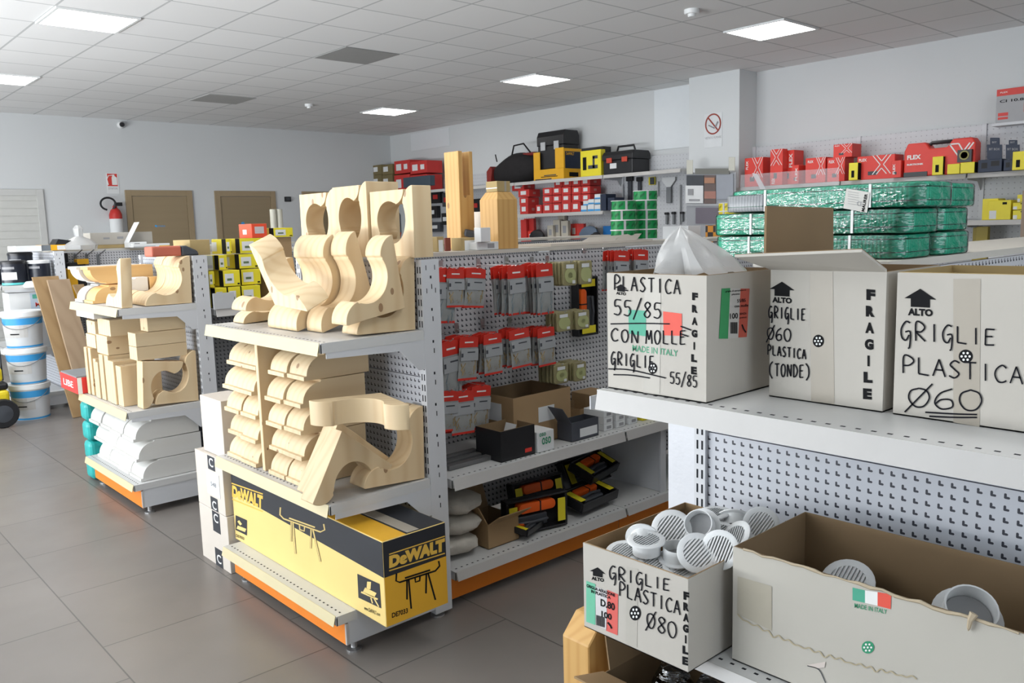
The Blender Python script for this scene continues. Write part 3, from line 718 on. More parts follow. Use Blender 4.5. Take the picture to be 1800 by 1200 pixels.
# ================================================================ cartons
def carton(name, label, cat, x0, x1, y0, y1, z0, z1, m, group=None, bev=.0015, part='body', rz=0):
    c = ((x0+x1)/2, (y0+y1)/2, z0)
    t = thing(name, label, cat, c, rz, group)
    B(x0-c[0], x1-c[0], y0-c[1], y1-c[1], 0, z1-z0).build(part, m, t, bevel=bev, seg=1)
    t['sx'], t['sy'], t['sz'] = (x1-x0)/2, (y1-y0)/2, z1-z0
    return t
def lab(t, face, a0, a1, b0, b1, m=PAPER, name='paper_label', eps=EPS):
    """label on the carton's face in fractions seen from the aisle: a left to right, b bottom to top"""
    sx, sy, sz = t['sx'], t['sy'], t['sz']
    if face == 'x': return decal(name, 'x', -sx, sy-2*sy*a0, sy-2*sy*a1, b0*sz, b1*sz, m, t, eps)
    return decal(name, 'y', -sy, -sx+2*sx*a0, -sx+2*sx*a1, b0*sz, b1*sz, m, t, eps)
def ltext(t, face, s, a0, a1, b0, b1, m=WPRINT, name='lettering', bold=.015, eps=.0016, mb=None):
    sx, sy, sz = t['sx'], t['sy'], t['sz']
    P = (lambda a, b: Vector((-sx-eps, sy-2*sy*a, b*sz))) if face == 'x' else (lambda a, b: Vector((-sx+2*sx*a, -sy-eps, b*sz)))
    k = mb or MB(); textq(k, s, P(a0, b0), P(a1, b0), P(a0, b1), P(a1, b1), bold)
    return k if mb else k.build(name, m, t)
def cornerbox(name, label, cat, u0, um, u1, vt, zb, xf, m, group=None, zt=None):
    """box whose near vertical edge shows at pixel um, far edge of the left face at u0, of the right face at u1"""
    e = PX(um, vt, xf); y0 = e.y; y1 = PX(u0, vt, xf).y; x1 = PY(u1, vt, y0).x
    return carton(name, label, cat, xf, max(x1, xf+.03), y0, y1, zb, zt or e.z, m, group)
def scrub(t):
    for k in ('sx', 'sy', 'sz'): 
        if k in t: del t[k]
# tool stand box on the base shelf
DX0, DX1, DY0, DY1, DZ0, DZ1 = 1.468, 1.735, 2.305, 3.50, .161, .465
t = thing('tool_stand_box', 'long black and yellow power tool stand box lying on the base shelf', 'box', ((DX0+DX1)/2, (DY0+DY1)/2, DZ0))
cx, cy, cz = t.location
LITYEL = mat('overexposed yellow carton print', (.80, .60, .22), .5, var=.05, scale=5)  # window overexposure of the front face put into its yellow
DYEL = mat('yellow carton print', (.78, .42, .03), .5, var=.06, scale=5)
BLKC = mat('black carton print', (.022, .024, .03), .45, var=.15)
B(DX0-cx, DX1-cx, DY0-cy, DY1-cy, 0, DZ1-DZ0).build('carton_body', LITYEL, t, bevel=.003)
hh = DZ1-DZ0; fx = DX0-cx; fy = DY0-cy; ex = DX1-cx; ey = DY1-cy
k = MB(); k.slab((fx-.0006, ey-.002, hh*.70), (fx-.0006, fy+.001, hh*.585), (fx-.0006, fy+.001, hh-.002), (fx-.0006, ey-.002, hh-.002), (.0008, 0, 0)); k.build('black_band', BLKC, t)
k = MB(); k.box(fx+.002, ex-.002, fy-.0006, fy+.0002, hh*.585, hh-.002); k.build('black_band', BLKC, t)
k = MB(); k.box(fx+.002, ex-.002, fy-.0006, fy+.0002, .002, hh*.585); k.build('end_panel', DYEL, t)
k = MB(); k.slab((fx+.004, fy+.004, hh), (fx+.10, fy+.004, hh), (fx+.10, ey-.004, hh), (fx+.004, ey-.004, hh), (0, 0, .0007)); k.build('top_panel', DYEL, t)
k = MB(); k.slab((fx+.10, fy+.004, hh), (ex-.004, fy+.004, hh), (ex-.004, ey-.004, hh), (fx+.10, ey-.004, hh), (0, 0, .0007)); k.build('top_panel', BLKC, t)
k = MB(); k.box(fx+.11, fx+.16, fy+.01, ey-.01, hh+.0008, hh+.0014); k.build('parcel_tape', TAPE, t)
px_ = lambda u, v: PX(u, v, DX0-.0012)-Vector((cx, cy, cz)); py_ = lambda u, v: PY(u, v, DY0-.0012)-Vector((cx, cy, cz))
k = MB(); textq(k, 'DeWALT', px_(408, 873), px_(462, 895), px_(408, 852), px_(462, 871), .06)
for a, b in (((407, 849), (462, 868)), ((408, 877), (462, 899))): ribbon(k, [Vector((*a, 0)), Vector((*b, 0))], px_, 2)
k.build('brand_lettering', mat('yellow lettering', (.80, .5, .08), .5), t); k = MB()
textq(k, 'DeWALT', py_(684, 999), py_(782, 968), py_(684, 977), py_(782, 945), .075)
for a, b in (((684, 974), (782, 942)), ((684, 1003), (782, 972))): ribbon(k, [Vector((*a, 0)), Vector((*b, 0))], py_, 2)
k.build('brand_lettering', mat('yellow lettering', (.80, .5, .08), .5), t)
def stand_art(pf, o, s, sk, w, mb):
    f = lambda x, y: (o[0]+x*s, o[1]+y*s+x*s*sk)
    for l in ([(-1, -.55), (-1.02, -.2), (-.85, -.08), (.85, -.08), (1.05, -.25), (1.0, -.5)], [(-.5, -.08), (-.5, .85)], [(-.42, -.08), (-.3, 1.35)], [(.42, -.08), (.4, .85)], [(.5, -.08), (.85, 1.3)],
              [(-.6, -.2), (.6, -.2)], [(-.12, -.08), (-.1, .15), (.1, .15), (.12, -.08)]):
        ribbon(mb, [Vector((*f(*q), 0)) for q in l], pf, w)
k = MB(); stand_art(px_, (531, 926), 38, .36, 3.2, k); k.build('stand_drawing', mat('tan print', (.28, .21, .09), .5), t)
k = MB(); stand_art(px_, (531, 926), 38, .36, 1.4, k); k.xf(Matrix.Translation((-.0005, 0, 0))); k.build('stand_drawing', LITYEL, t)
k = MB(); stand_art(py_, (734, 1016), 37, -.32, 3, k); k.build('stand_drawing', PRINT, t)
for (a, b, c, d_) in (((414, 905), (434, 914), (434, 941), (414, 931)), ((628, 1008), (667, 1026), (670, 1069), (630, 1050))):
    k = MB(); k.quad(px_(*a), px_(*b), px_(*c), px_(*d_)); k.build('picture_panel', BLKC, t)
k = MB(); pf = lambda u, v: px_(u, v)-Vector((.0005, 0, 0))
ribbon(k, [Vector((635, 1040, 0)), Vector((664, 1053, 0))], pf, 3); ribbon(k, [Vector((658, 1052, 0)), Vector((666, 1066, 0))], pf, 2); ribbon(k, [Vector((652, 1050, 0)), Vector((655, 1060, 0))], pf, 2); ribbon(k, [Vector((640, 1036, 0)), Vector((660, 1046, 0))], pf, 9); ribbon(k, [Vector((648, 1035, 0)), Vector((649, 1022, 0))], pf, 7)
ribbon(k, [Vector((417, 926, 0)), Vector((432, 932, 0))], pf, 6); ribbon(k, [Vector((419, 915, 0)), Vector((424, 922, 0))], pf, 4); k.build('picture_drawing', LITYEL, t)
k = MB(); textq(k, 'www.DeWALT.com', px_(640, 1071), px_(668, 1083), px_(640, 1064), px_(668, 1077), .01); textq(k, 'DE7033', px_(415, 943), px_(429, 949), px_(415, 938), px_(429, 944), .01); textq(k, 'DE7033', py_(689, 1086), py_(717, 1077), py_(689, 1077), py_(717, 1068), .03); k.build('small_lettering', PRINT, t)
# stacked cartons standing on the floor past the end unit
for i, (z0, z1, lb) in enumerate(((.0, .262, 'lower'), (.264, .52, 'upper'))):
    t = carton('laminate_carton', '%s white carton of two standing on the floor behind the tool stand box' % lb, 'box', 1.44, 1.62, 3.51+.01*i, 3.82, z0, z1, CARDB, 'white cartons at the far end of the middle unit')
    for b0, b1, g0 in (((.0, .24, .02), (.74, .99, .8)) if i else ((.0, .32, .06), (.62, .99, .8))):
        lab(t, 'x', .48, .74, b0, b1, mat('dark carton stripe', (.03, .033, .04), .5), 'dark_stripe'); ltext(t, 'x', 'C', .54, .69, g0, g0+.16, eps=.0018, name='stripe_lettering')
    if i: lab(t, 'x', .40, .86, .28, .70, PAPER, eps=.002); ltext(t, 'x', '548', .55, .75, .45, .53, PRINTG, eps=.003)
    scrub(t)
t = carton('laminate_carton', 'plain white carton standing behind the left rafter tail column', 'box', 1.46, 1.60, 3.53, 3.76, .522, .78, CARDB)
# ================================================================ white FRAGILE boxes on the nearest unit
def open_carton(name, label, cat, x0, x1, y0, y1, z0, z1, m, inner, group=None, th=.004, rim=None):
    c = ((x0+x1)/2, (y0+y1)/2, z0); t = thing(name, label, cat, c, 0, group)
    a, b, h = (x1-x0)/2, (y1-y0)/2, z1-z0
    k = MB(); k.box(-a, -a+th/2, -b, b, 0, h); k.box(a-th/2, a, -b, b, 0, h); k.box(-a+th/2, a-th/2, -b, -b+th/2, 0, h); k.box(-a+th/2, a-th/2, b-th/2, b, 0, h); k.box(-a, a, -b, b, 0, .002)
    k.build('carton_wall', m, t)
    e = th/2; k = MB(); h2 = h+.001
    k.box(-a+e, -a+th, -b+e, b-e, .002, h2); k.box(a-th, a-e, -b+e, b-e, .002, h2); k.box(-a+th, a-th, -b+e, -b+th, .002, h2); k.box(-a+th, a-th, b-th, b-e, .002, h2); k.box(-a+e, a-e, -b+e, b-e, .002, .004)
    k.build('kraft_lining', inner, t)
    t['sx'], t['sy'], t['sz'] = a, b, h
    return t
def alto(k, pf, u, v, w, du=.12):
    """up arrow with ALTO under it, centred on u,v (arrow centre), w px wide"""
    P = lambda a, b: pf(u+a*w, v-b*w+a*w*du)
    k.prism  # outline kept as one polygon
    pts = [(-.5, -.02), (0, .3), (.5, -.02), (.3, -.02), (.3, -.28), (-.3, -.28), (-.3, -.02)]
    i0 = len(k.v); k.add([P(*q) for q in pts], [(0, 1, 2), (6, 3, 4, 5)])
    ptext(k, 'ALTO', pf, u, v+w*.44, w*.78, w*.23, du, .05)
def fragile(k, pf, u0, v0, u1, v1, w, h, du=.12):
    for i, ch in enumerate('FRAGILE'):
        t = i/6; ptext(k, ch, pf, u0+(u1-u0)*t, v0+(v1-v0)*t, w*(.28 if ch == 'I' else 1.1), h, du, .07)
def roundel(mb, pf, u, v, rx, ry, dots=True):
    n = 20; c = pf(u, v); L = [pf(u+rx*math.cos(2*PI*i/n), v+ry*math.sin(2*PI*i/n)) for i in range(n)]
    mb.add([c]+L, [(0, 1+i, 1+(i+1) % n) for i in range(n)])
def roundel_dots(mb, pf, u, v, rx, ry):
    for i in range(7):
        a = 2*PI*i/6; s = 0 if i == 6 else .56
        roundel(mb, pf, u+s*rx*math.cos(a), v+s*ry*math.sin(a), rx*.17, ry*.17)
def flag(t, pf, quad3):
    """three colour fields given pixel quads"""
    for q, m, n in quad3:
        k = MB(); k.quad(*[pf(*p) for p in q]); k.build(n, m, t)
def offs(t, pf, dx=0, dy=0):
    l = Vector(t.location); return lambda u, v: pf(u, v)-l+Vector((dx, dy, 0))
GREENF = mat('flag green print', (.07, .36, .24), .6); REDF = mat('flag red print', (.72, .09, .06), .6)
GW = 'white FRAGILE boxes on the nearest shelf'
# box with 55/85
xa = 1.42; t = open_carton('grille_box', 'open white box marked PLASTICA 55/85 with a plastic bag on top', 'box', xa, 1.70, .985, 1.25, 1.131, 1.392, CARD, KRAFTD, GW)
fa = offs(t, lambda u, v: PX(u, v, xa), -.0010); fb = offs(t, lambda u, v: PX(u, v, xa), -.0018); fc = offs(t, lambda u, v: PX(u, v, xa), -.0006)
flag(t, fa, [([(1105, 544), (1136, 546), (1136, 591), (1106, 586)], GREENF, 'flag_green'), ([(1166, 547), (1199, 551), (1199, 590), (1167, 589)], REDF, 'flag_red')])
k = MB(); alto(k, fa, 1092, 506, 22); k.build('arrow_mark', PRINT, t); k = MB(); fragile(k, fa, 1222, 521, 1220, 651, 9, 13.5); k.build('printed_lettering', PRINT, t)
k = MB(); ptext(k, 'MADE IN ITALY', fa, 1152, 616, 80, 11, .12, .01); k.build('printed_lettering', GREEN, t)
k = MB(); roundel(k, fa, 1148, 647, 8, 10); k.build('round_mark', PRINT, t); k = MB(); roundel_dots(k, fb, 1148, 647, 8, 10); k.build('mark_dots', WPRINT, t)
k = MB(); hand(k, 'PLASTICA', fb, 1080, 509, 1196, 517, 25, 2.2); hand(k, '55/85', fb, 1079, 553, 1163, 560, 27, 2.2, .2); hand(k, 'CON', fb, 1075, 598, 1123, 604, 22, 2.2); hand(k, 'MOLLE', fb, 1136, 604, 1206, 605, 24, 2.2)
hand(k, 'GRIGLIE', fb, 1075, 640, 1150, 648, 22, 2.2); hand(k, '55/85', fb, 1178, 673, 1226, 681, 20, 2, .2)
for l in ([(1074, 569), (1130, 568), (1178, 569)], [(1070, 648), (1110, 650), (1171, 664)], [(1079, 658), (1110, 659), (1143, 664)], [(1197, 573), (1216, 580)], [(1196, 586), (1211, 591)]): strokes(k, fb, [l], 2.2)
k.build('handwriting', INK, t)
k = MB(); k.quad(*[fc(*p) for p in ((1133, 485), (1162, 487), (1160, 694), (1131, 690))]); k.build('parcel_tape', mat('clear parcel tape', (.45, .425, .375), .45), t)
ya = .985; ga = offs(t, lambda u, v: PY(u, v, ya), 0, -.001); gb = offs(t, lambda u, v: PY(u, v, ya), 0, -.0018)
flag(t, ga, [([(1268, 507), (1283, 506), (1279, 595), (1263, 595)], mat('label green', (.04, .28, .1), .5), 'label_green'), ([(1283, 506), (1301, 507), (1297, 594), (1279, 595)], mat('label white', (.5, .48, .45), .5), 'label_white'), ([(1301, 507), (1317, 507), (1312, 592), (1297, 593)], mat('label red', (.48, .09, .06), .5), 'label_red')])
k = MB()
for s, u, v, w_, h_ in (('griglia di aerazione in', 1292, 511, 36, 4), ('plastica', 1292, 517, 14, 4), ('55/85', 1302, 528, 15, 6), ('con molle', 1302, 537, 24, 5), ('100', 1289, 555, 14, 10), ('SENZA', 1305, 551, 12, 3.5), ('pezzi', 1305, 558, 12, 3.5)): ptext(k, s, gb, u, v, w_, h_, -.08, .015)
for i in range(9): k.quad(*[gb(1283+i*1.4+d, v) for d, v in ((0, 566), (.8, 566), (.8, 586), (0, 586))])
ribbon(k, [Vector((1303, 570, 0)), Vector((1306, 578, 0)), Vector((1310, 584, 0))], gb, 2.5); k.build('label_lettering', PRINT, t)
scrub(t)
# milky bag
ap = PX(1196, 397, 1.55); k = MB(); n = 26; rings = 9; vs = []
for r in range(rings+1):
    f = r/rings
    for i in range(n):
        a = 2*PI*i/n; rr = (1-f)**.8
        fold = 1+.16*math.sin(5*a+2*f)+.10*math.sin(9*a-3*f)
        px = 1.555+.10*rr*math.cos(a)*fold; py = 1.10+(.10*rr*math.sin(a)*fold)+(ap.y-1.10)*f
        vs.append((px+(ap.x-1.555)*f, py, 1.385+(ap.z-1.385)*f+.010*math.sin(7*a+4*f)*(1-f)))
k.add(vs, [(r*n+i, r*n+(i+1) % n, (r+1)*n+(i+1) % n, (r+1)*n+i) for r in range(rings) for i in range(n)])
tag(k.build('plastic_bag', FILM, smooth=True), 'crumpled milky plastic bag poking out of the box marked PLASTICA 55/85', 'bag')
# box marked TONDE
xb = 1.565; zt = PX(1455, 476, xb).z
t = open_carton('grille_box', 'white box marked GRIGLIE PLASTICA (TONDE) with its top flaps open', 'box', xb, 1.815, .688, .928, 1.131, zt, CARD, KRAFTD, GW)
fa = offs(t, lambda u, v: PX(u, v, xb), -.0010); fb = offs(t, lambda u, v: PX(u, v, xb), -.0018); fc = offs(t, lambda u, v: PX(u, v, xb), -.0006)
k = MB(); alto(k, fa, 1375, 508, 44, .06); k.build('arrow_mark', PRINT, t); k = MB(); fragile(k, fa, 1531, 518, 1525, 692, 14, 19, .08); k.build('printed_lettering', PRINT, t)
k = MB(); roundel(k, fa, 1439, 599, 10, 11); k.build('round_mark', PRINT, t); k = MB(); roundel_dots(k, fb, 1439, 599, 10, 11); k.build('mark_dots', WPRINT, t)
k = MB(); hand(k, 'GRIGLIE', fb, 1352, 558, 1416, 563, 20, 2.3); hand(k, 'Ø60', fb, 1349, 596, 1391, 600, 22, 2.3, .15); hand(k, 'PLASTICA', fb, 1350, 623, 1417, 631, 17, 2.3); hand(k, '(TONDE)', fb, 1352, 660, 1424, 664, 22, 2.3)
k.build('handwriting', INK, t)
k = MB(); k.quad(*[fc(*p) for p in ((1424, 477), (1464, 477), (1467, 710), (1426, 705))]); k.build('parcel_tape', TAPE, t)
l = Vector(t.location); hz = zt-1.131
a, b = Vector((xb, .928, zt))-l, Vector((xb, .688, zt))-l; c, d_ = PX(1515, 443, 1.455)-l, PX(1291, 452, 1.455)-l
k = MB(); k.slab(a, b, c, d_, (0, 0, .005)); k.build('front_flap', CARD, t); k = MB(); k.slab(a+Vector((0, 0, .0052)), b+Vector((0, 0, .0052)), c+Vector((0, 0, .0052)), d_+Vector((0, 0, .0052)), (0, 0, .0012)); k.build('flap_lining', KRAFTD, t)
k = MB(); yf = .926; k.slab(PY(1346, 470, yf)-l, PY(1465, 470, yf)-l, PY(1465, 365, yf)-l, PY(1348, 362, yf)-l, (0, .005, 0)); k.build('side_flap', KRAFTD, t)
scrub(t)
# box marked with the large 60
zt = PX(1690, 478, xb).z-.003
t = open_carton('grille_box', 'white box marked GRIGLIE PLASTICA with a large underlined 60, cut by the right edge', 'box', xb, 1.815, .36, .668, 1.131, zt, CARD, KRAFTY, GW)
fa = offs(t, lambda u, v: PX(u, v, xb), -.0010); fb = offs(t, lambda u, v: PX(u, v, xb), -.0018); fc = offs(t, lambda u, v: PX(u, v, xb), -.0006)
k = MB(); alto(k, fa, 1618, 524, 56, .05); k.build('printed_lettering', PRINT, t)
k = MB(); roundel(k, fa, 1698, 626, 12.5, 12); k.build('round_mark', PRINT, t); k = MB(); roundel_dots(k, fb, 1698, 626, 12.5, 12); k.build('mark_dots', WPRINT, t)
k = MB(); hand(k, 'GRIGLIE', fb, 1584, 597, 1750, 607, [33, 28], 2.8, .2); hand(k, 'PLASTICA', fb, 1586, 655, 1798, 675, 30, 2.8, .2); hand(k, 'Ø60', fb, 1595, 715, 1728, 722, 36, 2.8, .06)
strokes(k, fb, [[(1627, 724), (1680, 727), (1718, 728)], [(1634, 731), (1680, 733), (1718, 733)]], 2.8); k.build('handwriting', INK, t)
k = MB(); k.quad(*[fc(*p) for p in ((1676, 490), (1724, 490), (1722, 750), (1676, 742))]); k.build('parcel_tape', TAPE, t)
scrub(t)
# ---------------------------------------------------------------- boxes of round grilles on the lower shelf
xc = 1.32; zb = .592; ztA = .792
t = open_carton('grille_box', 'open white box marked GRIGLIE PLASTICA 80 full of white round grilles', 'box', xc, 1.70, .957, 1.243, zb, ztA, CARD, KRAFT)
fa = offs(t, lambda u, v: PX(u, v, xc), -.0010); fb = offs(t, lambda u, v: PX(u, v, xc), -.0018); fc = offs(t, lambda u, v: PX(u, v, xc), -.0006)
flag(t, fa, [([(1031, 1020), (1047, 1026), (1047, 1098), (1031, 1092)], mat('label mint green', (.16, .5, .33), .35), 'label_green'), ([(1047, 1030), (1068, 1038), (1067, 1106), (1048, 1098)], mat('label paper', (.62, .6, .6), .35), 'label_white'), ([(1068, 1036), (1087, 1044), (1086, 1116), (1066, 1108)], mat('label coral red', (.68, .13, .11), .35), 'label_red')])
k = MB(); alto(k, fa, 1051, 1005, 28, .2); k.build('arrow_mark', PRINT, t); k = MB(); fragile(k, fa, 1207, 1047, 1205, 1161, 9.5, 14.5, .25); k.build('printed_lettering', PRINT, t)
k = MB()
for s, u, v, w_, h_ in (('GRIGLIA AERAZIONE', 1057, 1037, 50, 5.5), ('IN PLASTICA', 1057, 1044, 34, 5.5), ('D.80', 1069, 1062, 25, 13), ('100', 1067, 1081, 18, 11)): ptext(k, s, fb, u, v, w_, h_, .35, .03)
for i in range(9): k.quad(*[fb(1049+i*1.7+d, v+i*.5) for d, v in ((0, 1080), (1, 1080), (1, 1098), (0, 1098))])
ribbon(k, [Vector((1069, 1093, 0)), Vector((1074, 1099, 0)), Vector((1076, 1104, 0))], fb, 3); k.build('label_lettering', PRINT, t)
k = MB(); roundel(k, fa, 1117, 1077, 10, 13); k.build('round_mark', PRINT, t); k = MB(); roundel_dots(k, fb, 1117, 1077, 10, 13); k.build('mark_dots', WPRINT, t)
k = MB(); hand(k, 'GRIGLIE', fb, 1072, 1016, 1178, 1038, [23, 20], 2.3, .22); hand(k, 'PLASTICA', fb, 1089, 1046, 1196, 1080, 24, 2.3, .22); hand(k, 'Ø80', fb, 1137, 1101, 1190, 1123, 28, 2.3, .15); k.build('handwriting', INK, t)
k = MB(); k.quad(*[fc(*p) for p in ((1102, 995), (1122, 1000), (1120, 1138), (1100, 1130))]); k.build('parcel_tape', mat('clear parcel tape', (.45, .425, .375), .45), t)
scrub(t)
xd = 1.43; ztC = .838
t = open_carton('grille_box', 'wide stained white box stamped MADE IN ITALY, almost empty, on the lower shelf', 'box', xd, 1.72, .36, .925, zb, ztC, mat('stained white cardboard', (.485, .46, .405), .75, var=.14, scale=2.5), KRAFTD)
fa = offs(t, lambda u, v: PX(u, v, xd), -.0010); fb = offs(t, lambda u, v: PX(u, v, xd), -.0018)
flag(t, fa, [([(1499, 1032), (1521, 1037), (1521, 1059), (1499, 1054)], GREENF, 'flag_green'), ([(1521, 1037), (1543, 1040), (1543, 1064), (1521, 1059)], WPRINT, 'flag_white'), ([(1543, 1040), (1567, 1044), (1566, 1070), (1543, 1064)], REDF, 'flag_red')])
k = MB(); ptext(k, 'MADE IN ITALY', fa, 1531, 1069, 57, 8, .2, .01); k.build('printed_lettering', GREEN, t)
k = MB(); roundel(k, fa, 1526, 1137, 11, 11); k.build('round_mark', GREEN, t); k = MB(); roundel_dots(k, fb, 1526, 1137, 11, 11); k.build('mark_dots', WPRINT, t)
STAIN = mat('water stain', (.42, .36, .24), .8)
k = MB(); wav = [(1297+i*9, 1080+(i*9)*.62/(1+i*.022)+(2.5 if i % 2 else -2)+(3 if i % 5 == 2 else 0)) for i in range(36)]; strokes(k, fb, [wav], 2.2); k.build('stain_edge', STAIN, t)
k = MB(); k.quad(*[fa(*p) for p in ((1297, 1012), (1357, 1030), (1357, 1108), (1296, 1078))]); k.build('stain_patch', mat('faint stain', (.41, .375, .30), .8, var=.12, scale=6), t)
k = MB(); k.quad(fb(1418, 1168), fb(1452, 1162), fb(1450, 1172), fb(1436, 1174)); k.build('torn_flap', mat('torn paper', (.62, .55, .5), .8), t); k = MB(); strokes(k, fb, [[(1420, 1169), (1440, 1176), (1452, 1199)]], 1.6); k.build('tear_line', DGREY, t)
# torn upper edge of the front wall
k = MB(); l = Vector(t.location); pts = []
random.seed(3)
for i in range(24):
    y = .40+.5*i/23; pts.append(Vector((xd-.001, y, ztC+random.uniform(-.002, .004)))-l)
k.tube(pts, [random.uniform(.0015, .004) for _ in pts], 5); k.build('torn_edge', mat('torn fibre edge', (.45, .37, .26), .9), t)
k = MB(); q0 = PX(1712, 1078, xd-.004)-l; k.tube([q0, q0+Vector((-.004, .004, -.012)), q0+Vector((-.003, .006, -.026)), q0+Vector((-.001, .007, -.032))], [.007, .004, .003, .001], 6); k.build('torn_strip', mat('torn fibre edge', (.45, .37, .26), .9), t)
scrub(t)
def make_grille(r=.042, col=.031, h=.028):
    t = thing('round_grille', 'white round plastic vent grille', 'vent grille')
    k = MB(); k.lathe([(col-.001, 0), (r, 0), (r, .003), (r-.003, .0045), (col-.002, .0045), (col-.002, .001)], 28); k.build('flange', PVC, t, smooth=True)
    k = MB(); y = -col+.006
    while y < col-.003:
        w_ = math.sqrt(max(0, (col-.001)**2-y*y)); k.slab((-w_, y-.002, .004), (w_, y-.002, .004), (w_, y+.0018, .0005), (-w_, y+.0018, .0005), (0, .0012, .001)); y += .0062
    k.build('louvre', PVC, t)
    k = MB(); k.lathe([(col, .001), (col, -h), (col-.0022, -h), (col-.0022, .001)], 28); k.build('collar', PVC, t, smooth=True)
    k = MB(); k.lathe([(col-.003, -.0035), (col-.003, -.004), (0, -.004)], 20); k.build('insect_mesh', mat('grey mesh', (.3, .3, .3), .6), t)
    return t
GR0 = make_grille()
GRL = [((1181, 930), .80, (-.75, -.45, .75), 1.12, 'large, facing up and left at the back left of the heap'), ((1233, 926), .81, (.7, .2, -.5), 1.05, 'seen from behind, right of the large one'), ((1130, 947), .795, (.75, .45, .25), .95, 'showing its hollow collar, at the far left of the heap'),
       ((1136, 950), .81, (-.1, -.05, 1), 1.0, 'lying face up above the word GRIGLIE'), ((1190, 980), .775, (.1, .1, -1), 1.0, 'lying face down, collar upward, in the middle'), ((1226, 972), .80, (-.55, -.55, .6), 1.05, 'facing the camera above the front right corner'),
       ((1266, 966), .81, (-.75, -.2, .3), 1.0, 'standing on edge at the right'), ((1214, 966), .78, (-.3, .2, .9), 1.0, 'half hidden in the middle of the heap'), ((1292, 946), .80, (-.6, .3, .6), 1.05, 'leaning at the right side near the wide box'),
       ((1252, 903), .80, (-.1, .1, 1), 1.05, 'lying flat at the back'), ((1292, 912), .79, (.5, .3, .5), 1.0, 'tipped over at the back right'), ((1338, 922), .80, (-.7, -.5, .4), 1.0, 'farthest right, facing left'),
       ((1098, 970), .775, (-.2, -.1, .95), 1.0, 'sunk in the left front corner'), ((1155, 992), .765, (-.2, -.2, .95), 1.0, 'sunk against the front edge'), ((1195, 1000), .76, (-.1, -.3, .95), .9, 'lowest by the front edge'), ((1262, 935), .785, (-.2, -.1, .95), 1.0, 'under the others at the centre right')]
for i, ((u, v), z, nrm, s, lb) in enumerate(GRL):
    o = GR0 if i == 0 else dup(GR0)
    o.location = PZ(u, v, z); o.rotation_mode = 'QUATERNION'; o.rotation_quaternion = Vector((0, 0, 1)).rotation_difference(Vector(nrm))
    o.scale = (s, s, s); o['label'] = 'white round plastic grille '+lb; o['group'] = 'round grilles heaped in the white box'
for (u, v, z, nrm, s, lb) in ((1490, 1024, .745, (-.6, -.1, .8), 1.3, 'white round grille standing in the wide box behind its left rim'), (1700, 1085, .765, (.45, .3, -.7), 1.45, 'white round grille showing its hollow back at the right of the wide box')):
    o = dup(GR0, PZ(u, v, z)); o.rotation_quaternion = Vector((0, 0, 1)).rotation_difference(Vector(nrm)); o.scale = (s, s, s); o['label'] = lb; o['group'] = 'round grilles in the wide box'
# things below the lower shelf
k = MB(); k.prism([(1.405, 0.0), (1.405, .485), (1.455, .535), (1.60, .535), (1.60, 0.0)], 1, 1.31, 1.40)
o = k.build('pine_block', GLULAM, bevel=.003, seg=1); tag(o, 'amber pine block with a chamfered top standing below the box of grilles', 'block')
t = open_carton('brown_carton', 'open brown carton with flaps pushed under the lower shelf', 'box', 1.40, 1.70, .95, 1.26, .163, .44, KRAFT, KRAFTD); scrub(t)
l = Vector(t.location); k = MB(); k.slab(Vector((1.40, 1.26, .44))-l, Vector((1.40, 1.04, .44))-l, Vector((1.29, 1.06, .475))-l, Vector((1.29, 1.25, .475))-l, (0, 0, .005)); k.build('front_flap', KRAFT, t)
k = MB(); k.slab(Vector((1.42, 1.255, .44))-l, Vector((1.68, 1.255, .44))-l, Vector((1.66, 1.29, .54))-l, Vector((1.44, 1.29, .54))-l, (0, .004, 0)); k.build('side_flap', KRAFTD, t)
for i, (y, z) in enumerate(((1.13, .40), (1.02, .41))):
    k = MB(); k.lathe([(.0, .08), (.03, .07), (.05, .03), (.055, -.02), (.05, -.2), (0, -.22)], 14); o = k.build('bottle_bag', CLEAR, smooth=True); o.location = (1.5, y, z)
    tag(o, ('clear plastic wrapped bundle in the brown carton, left one', 'clear plastic wrapped bundle in the brown carton, right one')[i], 'bundle')
# ================================================================ green webbing packs
def web_mat(name, c1, c2, rough=.45):
    m, nt, b = _new(name); sx = nt.nodes.new('ShaderNodeSeparateXYZ'); nt.links.new(_coord(nt), sx.inputs[0])
    f = _math(nt, 'FRACT', _math(nt, 'MULTIPLY', _math(nt, 'ADD', sx.outputs[0], sx.outputs[1]), 110))
    s = _math(nt, 'PINGPONG', f, .5); zz = _math(nt, 'LESS_THAN', _math(nt, 'ABSOLUTE', _math(nt, 'SUBTRACT', _math(nt, 'FRACT', _math(nt, 'MULTIPLY', sx.outputs[2], 32)), .5)), .04)
    nt.links.new(_mix(nt, zz, _mix(nt, _math(nt, 'MULTIPLY', s, 2), c1, c2), (0, .05, .03)), b.inputs['Base Color']); b.inputs['Roughness'].default_value = rough
    _bump(nt, b, s, .5, .002)
    return m
WEB = web_mat('green webbing', (.0, .31, .17), (.01, .55, .34)); WEBG = web_mat('grey webbing sleeve', (.16, .17, .18), (.26, .27, .28), .3)
WRAP = filmmat('wrap film')
def rr(x0, x1, y0, y1, r, n=5):
    p = []
    for cx, cy, a0 in ((x1-r, y1-r, 0), (x0+r, y1-r, PI/2), (x0+r, y0+r, PI), (x1-r, y0+r, 1.5*PI)):
        for i in range(n+1):
            a = a0+PI/2*i/n; p.append((cx+r*math.cos(a), cy+r*math.sin(a)))
    return p
GG = 'green webbing packs stacked on the nearest shelving'; lv = ('bottom', 'middle', 'top')
